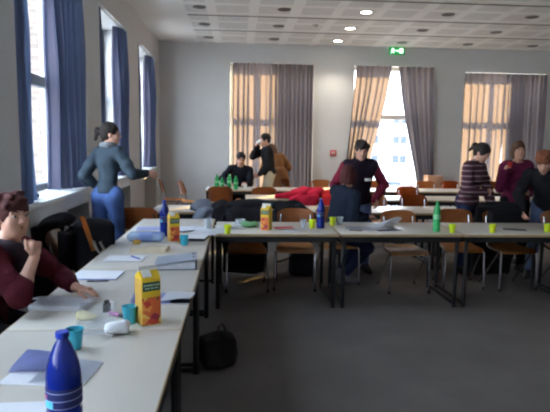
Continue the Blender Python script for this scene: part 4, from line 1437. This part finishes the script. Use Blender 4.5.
def world(o, p):
    c, s = cos(o.rotation_euler.z), sin(o.rotation_euler.z)
    return Vector((o.location.x + p[0] * c - p[1] * s, o.location.y + p[0] * s + p[1] * c, o.location.z + p[2]))

# woman in the foreground, seated at the left row
M_mar = mat('knit_maroon', (84, 30, 40), .95, .15, 16, bump=.4, spec=.1)
o, q = person('seated woman with short red-brown hair and maroon cardigan, fist at her mouth', (-1.375, 2.90, 0), -pi / 2, .96, (0, 0, .61), 21, 3, -10, -28, 3, 0,
    R=(.10, .33, .995), eR=(.85, .2, -1), hR=(-.12, .10, 1), nR=(-.45, -.9, .1), cR=1.25,
    L=(-.02, .50, .80), eL=(-1, -.3, -.25), hL=(.25, 1, -.10), nL=(.1, 0, -1), cL=.22,
    fR=(.13, .54), fL=(-.12, .52), kR=(.1, .3, 1), kL=(-.1, .3, 1), top=M_mar, legs=D_black, hair=H_red, style='messy', h=.005, hh=.010, female=True, topname='cardigan', legname='trousers', sleeve_end=.80, sleeve_right=.30, collar=.012)
nk, d_, r_, f_ = q['neck'], q['d'], q['r'], q['f']
sc_p = []
for i in range(14):
    a0, a1 = 2 * pi * i / 14, 2 * pi * (i + 1) / 14
    def pp(a): return nk + d_ * (-.012 + .018 * sin(a + 1)) + r_ * .082 * cos(a) + f_ * (.078 * sin(a) + .008)
    sc_p.append(cone(pp(a0), pp(a1), .030))
sc_p += [cone(nk + f_ * .10 - d_ * .02 + r_ * .02, nk + f_ * .15 - d_ * .22 + r_ * .03, .034, .03), cone(nk + f_ * .10 - d_ * .02 - r_ * .03, nk + f_ * .155 - d_ * .20 - r_ * .035, .032, .03)]
soft('scarf', sc_p, .010, mat('scarf_dark', (42, 30, 38), .95, .4, 30), o, .02, 0, (), folds(.006, 40, 5))

# woman by the windows, seen from behind
M_teal = mat('jacket_slate', (52, 63, 73), .85, .15, 10, bump=.3, spec=.2)
o, q = person('standing woman in slate blue jacket and jeans by the window wall, seen from behind', (-1.445, 6.06, 0), radians(-22), 1.05, (0, 0, .985), 5, -2, -6, -48, 0, 0,
    R=(.33, .26, 1.23), eR=(.7, -.3, -.8), hR=(1, .25, -.25), cR=.4, L=(-.14, .06, 1.04), eL=(-.35, -1, 0), hL=(.8, .5, -.3), nL=(.4, .2, -.6), cL=.7,
    fR=(.08, .06), fL=(-.11, -.06), top=M_teal, legs=D_jean, hair=H_dark, style='tail', female=True, topname='jacket', inflate=.013, hem=.02, bulk=.78, wide=.138)
nk, d_, r_, f_ = q['neck'], q['d'], q['r'], q['f']
sc_p = []
for i in range(14):
    a0, a1 = 2 * pi * i / 14, 2 * pi * (i + 1) / 14
    sc_p.append(cone(nk + d_ * .03 + r_ * .07 * cos(a0) + f_ * .07 * sin(a0), nk + d_ * .03 + r_ * .07 * cos(a1) + f_ * .07 * sin(a1), .028))
soft('scarf', sc_p, .010, mat('scarf_grey', (116, 120, 124), .95, .3, 30), o, .02, 0, (), folds(.006, 40, 6))
0 and soft('waist_shade', [ell(q['hip'] + d_ * .20 - f_ * .015, (.105, .118, .15))], .010, C_black, o, .02, 0, [lambda X: (X - q['hip'] - f_ * -.01) @ f_])  # switched off: dark piece standing in for shade on the jacket's lower back

# people at the far table
chair('wooden chair of the man seated at the far table', .03, 10.80, 0, 'chairs of the rows behind')
M_navy = mat('shirt_black', (30, 31, 40), .9, .1, 12, spec=.1)
person('person in a black shirt seated behind the green bottles at the far table', (.0, 10.80, 0), pi, 1.05, (0, 0, .595), 8, -4, 0, 8, -14, 0,
    R=(.18, .42, .795), eR=(1, -.2, -.3), hR=(-.4, 1, 0), nR=(0, 0, -1), L=(-.10, .44, .80), eL=(-.5, -.5, -.6), hL=(-.2, 1, 0), nL=(0, 0, -1),
    fR=(.12, .62), fL=(-.12, .62), kR=(.1, .3, 1), kL=(-.1, .3, 1), top=M_navy, legs=D_black, hair=H_black, topname='shirt', legname='trousers')
o, q = person('standing man in black jacket and beige trousers drinking at the far table', (.62, 10.82, 0), radians(96), 1.04, (0, 0, .97), 7, 0, 0, 6, -2, 0,
    R=(.07, .245, 1.49), eR=(.7, .5, -.9), hR=(-.25, .2, 1), nR=(-.5, -.6, 0), cR=.8, L=(-.13, .22, .97), eL=(-.7, -.6, -.2), hL=(.1, .8, -.5), cL=.5,
    top=C_black, legs=D_beige, hair=H_black, topname='jacket', legname='trousers', inflate=.02)
c_ = world(o, q['hp'](0, .155, -.05))
t_ = MB().lathe([(.004, .001), (.026, 0), (.036, .083), (.038, .085), (.034, .083), (.025, .004)], seg=20).build('plastic_cup', P_wht, None, True, c_)
t_.rotation_euler = (0, radians(60), radians(10))
tag(t_, 'white cup held to the mouth of the standing man in black', 'cup', 'plastic cups')
o, q = person('person in a long brown coat bending behind the standing man in black', (.86, 11.36, 0), radians(20), .97, (0, 0, .90), 30, -4, 0, 10, -30, 0,
    R=(.20, .34, .95), L=(-.20, .34, .95), top=C_brown, legs=D_black, hair=H_brown, style='long', topname='coat', legname='trousers', inflate=.03)
soft('coat_skirt', [cone((.03, 0, .95), (.05, -.02, .50), .15, .19), cone((-.03, 0, .95), (-.05, -.02, .50), .15, .19)], .016, C_brown, o, .03, 0, [lambda X: .48 - X[..., 2]], folds(.012, 20, 4))

# people behind the front row
M_vest = mat('vest_plum', (42, 32, 44), .95, .12, 14, bump=.3, spec=.1)
M_sle = mat('sleeve_maroon', (122, 38, 60), .95, .12, 14, bump=.3, spec=.1)
o, q = person('standing person in dark vest over maroon sleeves, leaning forward before the bright window', (1.47, 6.55, 0), pi + .06, .97, (0, -.03, .91), 16, 2, 0, -6, -8, 4,
    R=(.22, .02, .86), eR=(1, -.4, 0), L=(-.17, .16, .93), eL=(-1, -.5, 0), hL=(-.1, .5, -.8), cR=.5, cL=.5, fR=(.11, -.02), fL=(-.12, .0),
    top=M_vest, sleeves=M_sle, legs=D_jean2, hair=H_dark, style='messy', vest=M_vest, inflate=.020)
a_ = q['hip'] + q['d'] * .31 + q['f'] * .148 - q['r'] * .07
MB().box(a_, (.075, .006, .035), (radians(16), 0, 0), .002).build('name_tag', M_paper, o)
person('person with dark red hair seated with their back turned, in a dark blue-grey jacket', (1.10, 6.03, 0), radians(-76), 1.0, (0, 0, .60), 14, 2, 14, 40, -10, 0,
    R=(.06, .36, .76), eR=(.25, -.8, -.5), L=(-.12, .38, .76), eL=(-.2, -.8, -.5), hR=(0, 1, 0), hL=(0, 1, 0), nR=(0, 0, -1), nL=(0, 0, -1),
    fR=(.06, .10), fL=(-.14, .16), kR=(.05, 1, .5), kL=(-.05, 1, .5), tR=(.3, 1), tL=(-.3, 1), top=mat('jacket_bluegrey', (34, 40, 54), .95, .12, 10, bump=.3, spec=.1), legs=D_navy, shoe=SHg, hair=H_dred, style='bob', topname='jacket', inflate=.016)
M_str = stripes('knit_striped', (74, 32, 46), (150, 130, 138), .062, .26, .0)
person('standing woman in a striped maroon sweater looking down, dark hair tied back', (2.82, 6.47, 0), radians(-142), .97, (0, 0, .905), 10, 0, 0, 6, -32, 0,
    R=(.03, .24, 1.03), eR=(1, -.5, -.3), hR=(-.8, .5, 0), cR=.7, L=(-.21, .24, .80), eL=(-1, -.5, -.1), hL=(-.1, .7, -.6), cL=.5, nL=(.6, 0, -.6),
    top=M_str, legs=D_navy, hair=H_dark, style='tail', female=True, inflate=.018)
M_pur = mat('sweater_purple', (100, 34, 64), .95, .12, 14, bump=.3, spec=.1)
o, q = person('standing woman in a purple sweater holding up a small red cup', (3.48, 6.56, 0), pi - .05, .97, (0, 0, .91), 3, 2, 4, -8, -2, -4,
    R=(.24, .20, 1.28), eR=(.1, -.2, -1), hR=(-.15, .25, 1), nR=(-.7, .5, 0), cR=.95, L=(-.10, .17, 1.02), eL=(-.6, -.6, -1), hL=(.8, .4, .1), nL=(.3, -.8, 0), top=M_pur, legs=D_black, hair=H_brown, style='bob', female=True, legname='trousers', inflate=.018, collar=.012)
el, wr = q['ends'][1]
c_ = world(o, wr + V3(-.035, .055, .06))
t_ = MB().lathe([(.004, .001), (.022, 0), (.030, .062), (.032, .064), (.028, .062), (.021, .004)], seg=20).build('plastic_cup', mat('cup_red', (190, 50, 48), .4), None, True, c_)
tag(t_, 'small red cup held up by the woman in purple', 'cup', 'plastic cups')
person('person in black sweater and jeans bending forward at the right edge', (3.72, 6.20, 0), pi - .62, .98, (.03, -.10, .90), 34, 4, 0, 0, -38, 0,
    R=(.24, .42, .84), eR=(1, -.3, .2), L=(-.22, .40, .84), eL=(-1, -.3, .2), fR=(.16, .10), fL=(-.12, -.10), cR=.6, cL=.6,
    top=C_black, legs=D_jean2, hair=H_auburn, style='messy', inflate=.018)
